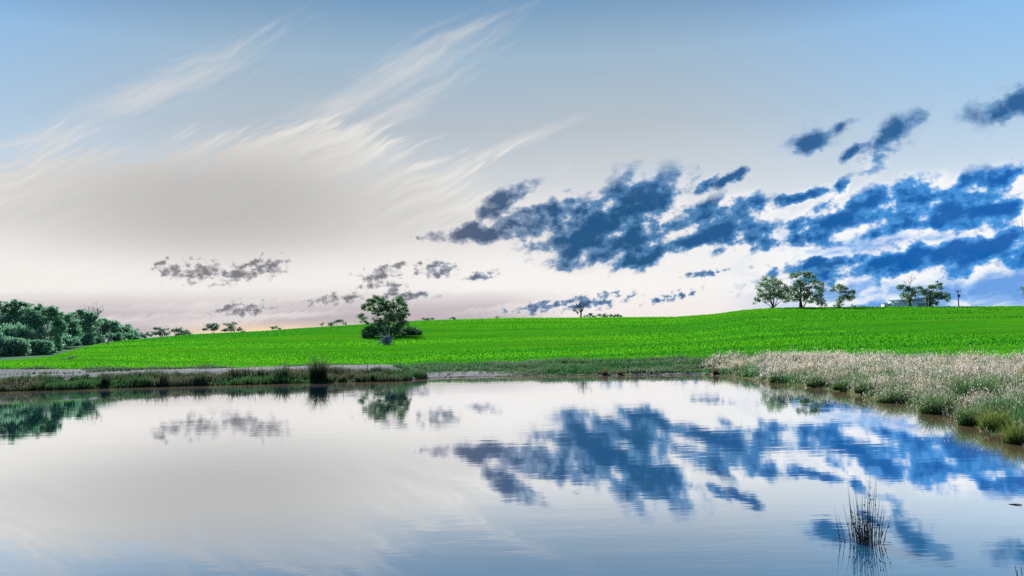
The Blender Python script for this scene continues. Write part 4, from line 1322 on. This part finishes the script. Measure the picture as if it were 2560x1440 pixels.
GREEN_B, GREEN_T = [(0.012, 0.05, 0.012), (0.02, 0.07, 0.02)], [(0.05, 0.15, 0.04), (0.08, 0.17, 0.05), (0.12, 0.16, 0.08)]
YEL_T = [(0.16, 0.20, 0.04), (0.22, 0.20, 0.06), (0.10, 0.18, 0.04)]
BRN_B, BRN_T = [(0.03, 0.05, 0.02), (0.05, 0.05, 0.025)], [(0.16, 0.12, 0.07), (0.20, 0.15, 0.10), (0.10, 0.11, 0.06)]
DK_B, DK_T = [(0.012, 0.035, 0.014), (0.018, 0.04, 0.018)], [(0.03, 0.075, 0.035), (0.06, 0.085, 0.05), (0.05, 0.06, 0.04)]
TG = 'green tussocks at the right water edge'
tussock('big domed green tussock standing forward into the water on the right', 2342, 1036, 100, 62, 900, GREEN_B, GREEN_T, 201, group=TG, plume=0.25)
tussock('upright green tussock between the domed one and the right edge', 2424, 1063, 62, 62, 650, GREEN_B, GREEN_T, 202, group=TG, plume=0.15)
tussock('yellow-green tussock at the water edge near the right edge', 2488, 1074, 76, 60, 700, GREEN_B, YEL_T, 203, group=TG)
tussock('yellowish tussock nearest the camera, cut by the right edge', 2545, 1106, 80, 66, 700, GREEN_B, YEL_T, 204, group=TG)
tussock('large dark green tussock up the bank behind the domed one', 2435, 1000, 110, 74, 900, DK_B, GREEN_T, 205, group=TG)
tussock('dark green tussock near the right edge, high on the bank', 2535, 985, 70, 56, 500, DK_B, GREEN_T, 206, group=TG)
tussock('wide low green tussock at the water edge left of the domed one', 2235, 1003, 100, 42, 800, GREEN_B, GREEN_T, 207, group=TG, plume=0.3)
tussock('squat green tussock on the shore below the crest trees', 2160, 982, 56, 42, 500, GREEN_B, GREEN_T, 208, group=TG, plume=0.3)
tussock('green tussock in the bend of the right shore', 2105, 975, 56, 40, 450, GREEN_B, GREEN_T, 209, group=TG, plume=0.3)
tussock('dark green tussock where the right bank meets the water, left part', 2040, 966, 60, 42, 450, DK_B, GREEN_T, 210, group=TG, plume=0.25)
tussock('small dark tussock at the left tip of the pale grass', 1942, 957, 44, 40, 380, DK_B, GREEN_T, 211, group=TG, plume=0.3)
tussock('dark spiky tussock poking above the pale grass at the field edge', 2450, 907, 28, 20, 200, DK_B, DK_T, 212, group=TG)
BG = 'rush tufts along the far bank'
tussock('brown upright rush tuft at the left tip of the right bank', 1789, 936, 17, 30, 160, BRN_B, BRN_T, 221, group=BG, lean=0.12)
tussock('brown rush tuft in the middle of the far water edge', 1511, 937, 20, 24, 170, BRN_B, BRN_T, 222, group=BG, lean=0.2)
tussock('thin brown rush tuft just right of the middle one on the far shore', 1549, 936, 14, 19, 100, BRN_B, BRN_T, 223, group=BG, lean=0.2)
tussock('largest dark bush of rushes, domed, on the left bank', 795, 957, 46, 80, 1000, DK_B, DK_T, 224, name='rush_bush', group=BG, lean=0.2)
tussock('small dark rush bush left of the large domed one', 703, 948, 38, 46, 480, DK_B, DK_T, 225, name='rush_bush', group=BG, lean=0.3)
tussock('slim dark reed tuft at the right end of the left bank', 931, 953, 10, 34, 110, DK_B, DK_T, 226, group=BG, lean=0.1)
tussock('small dark tuft on the bare shore right of the slim reed tuft', 982, 948, 14, 20, 110, DK_B, DK_T, 227, group=BG, lean=0.25)
tussock('dark green tuft on the point of the bare shore', 1012, 948, 16, 20, 130, DK_B, GREEN_T, 228, group=BG, lean=0.25)
tussock('grey-brown rush clump on the left bank right of the large bush', 855, 955, 30, 26, 260, DK_B, DK_T + BRN_T, 229, group=BG, lean=0.3)
tussock('grey-brown rush clump close to the slim reed tuft', 900, 954, 30, 26, 260, DK_B, DK_T + BRN_T, 230, group=BG, lean=0.3)
tussock('tall spiky reed cluster on the left bank, third of the way along', 410, 962, 26, 46, 200, DK_B, DK_T, 231, group=BG, lean=0.1)
tussock('tall spiky reed cluster on the left bank left of the small rush bush', 500, 961, 34, 46, 240, DK_B, DK_T, 232, group=BG, lean=0.1)
tussock('tall spiky reed cluster on the left bank nearest the left edge', 265, 966, 24, 46, 180, DK_B, DK_T, 233, group=BG, lean=0.1)

# ------------------------------------------------------------------ rush clump standing in the near water
M_RUSH = mat('rush_stem', lambda g: leafy(g, g.mix(g.noise(objco(g), 9, 3, .5), (0.012, 0.020, 0.022), (0.03, 0.045, 0.045)), 0.15, None, 0.05))
M_SEED = mat('rush_seed', lambda g: diff(g, g.mix(g.noise(objco(g), 30, 2, .5), (0.012, 0.010, 0.012), (0.04, 0.03, 0.035))))
def rushes():
    rg = np.random.default_rng(301)
    r = CAMZ / -ray(2160, 1356)[2]
    s = r / F
    base = at(2160, 1356, r); base[2] = 0
    e = empty('rush_clump', base, 'clump of tall thin dark rushes standing in the near water', 'rushes')
    wx = np.array([math.cos(rad(azel(2160, 1356)[0])), -math.sin(rad(azel(2160, 1356)[0])), 0])
    wy = np.array([wx[1] * -1, wx[0], 0])
    # foot offset, tip offset, tip height, all in photo pixels at this distance
    main = [(-22, -28, 132), (-18, -26, 105), (-24, -40, 78), (-35, -52, 62), (-41, -58, 45), (-6, -14, 130), (-8, -10, 112), (-3, 2, 118), (2, 8, 126),
            (6, 16, 140), (10, 22, 165), (8, 24, 118), (20, 34, 146), (14, 32, 142), (22, 38, 96), (26, 44, 90), (30, 48, 84), (24, 54, 58), (32, 60, 66),
            (-12, -18, 92), (-1, -2, 98), (4, 12, 88), (16, 26, 104), (-15, -31, 60), (12, 18, 72), (-26, -30, 48), (-9, -6, 66), (1, -8, 74)]
    for k in range(34):
        f = rg.normal(2, 14)
        main.append((f, f * 1.35 + rg.normal(0, 6), rg.uniform(28, 86)))
    for k, (f0, t0, hp) in enumerate(main):
        d0, d1 = rg.normal(0, 7), rg.normal(0, 12)
        p0 = base + s * (wx * f0 + wy * d0) - np.array([0, 0, 0.25])
        p1 = base + s * (wx * t0 + wy * d1) + np.array([0, 0, hp * s * 1.02])
        pts = curve(p0, p1, s * wx * (f0 - t0) * 0.25, 7)
        V, Q = tubes([(pts, np.array([0.0052, 0.005, 0.0048, 0.0044, 0.0036, 0.0024, 0.0008]))], 5)
        st_ = mesh('stem', V, [Q], M_RUSH, e, smooth=True, origin=base)
        ns = int(rg.integers(0, 9)) if hp > 50 else int(rg.integers(0, 4))
        if ns:
            tt = rg.uniform(0.42, 0.78, ns)
            pp = np.stack([np.interp(tt, np.linspace(0, 1, 7), pts[:, i]) for i in range(3)], -1)
            VV, FF = [], []
            for j in range(ns):
                c0 = pp[j] + rg.normal(0, 0.007, 3); R = rg.uniform(0.006, 0.011)
                VV += [c0 + np.array(v) * R for v in ((1, 0, 0), (-1, 0, 0), (0, 1, 0), (0, -1, 0), (0, 0, 1.5), (0, 0, -1.5))]
                FF += [tuple(6 * j + q_ for q_ in f) for f in ((0, 2, 4), (2, 1, 4), (1, 3, 4), (3, 0, 4), (2, 0, 5), (1, 2, 5), (3, 1, 5), (0, 3, 5))]
            o = mesh('seed_heads', VV, [np.array(FF)], M_SEED, None)
            o.parent = st_; o.location = tuple(-base); o['kind'] = 'stuff'
    # a few fallen stems lying on the water
    for x0, x1 in ((-40, -90), (30, 75)):
        p0, p1 = base + s * wx * x0 * 0.6, base + s * wx * x1 * 0.75 + wy * 0.05
        p0[2] = p1[2] = 0.012
        V, Q = tubes([(curve(p0, p1, np.array([0, 0, 0.012]), 6), np.full(6, 0.0035))], 5)
        mesh('stem', V, [Q], M_RUSH, e, smooth=True, origin=base)
rushes()

def sedge():
    rg = np.random.default_rng(302)
    r = 7.3
    base = at(2556, 1440, r); base[2] = 0
    s = r / F
    e = empty('sedge', base, 'dark pointed leaves rising in the bottom right corner of the water', 'sedge')
    for tx, ty, foot in ((2542, 1424, -4), (2552, 1416, 4), (2537, 1414, 2), (2560, 1420, 12), (2568, 1410, 18), (2574, 1425, 24)):
        p1 = at(tx, ty, r)
        p0 = base + np.array([foot * s * 0.6, rg.normal(0, 0.02), -0.2])
        pts = curve(p0, p1, np.array([0.02, 0, 0.02]), 8)
        wv_ = np.array([0.0, 0.3, 0.0]) + np.array([1.0, 0, 0])
        wv_ /= np.linalg.norm(wv_)
        wd = np.array([0.008, 0.011, 0.013, 0.014, 0.013, 0.010, 0.006, 0.0006]) * (0.25 if tx == 2537 else 1.0)
        L, R_, M_ = pts - wv_ * wd[:, None], pts + wv_ * wd[:, None], pts + np.array([0.002, -0.004, 0])
        V = np.concatenate([L, M_, R_]); n = 8
        Q = [(i, i + 1, n + i + 1, n + i) for i in range(n - 1)] + [(n + i, n + i + 1, 2 * n + i + 1, 2 * n + i) for i in range(n - 1)]
        mesh('leaf', V, [np.array(Q)], M_RUSH, e, smooth=True, origin=base)
sedge()
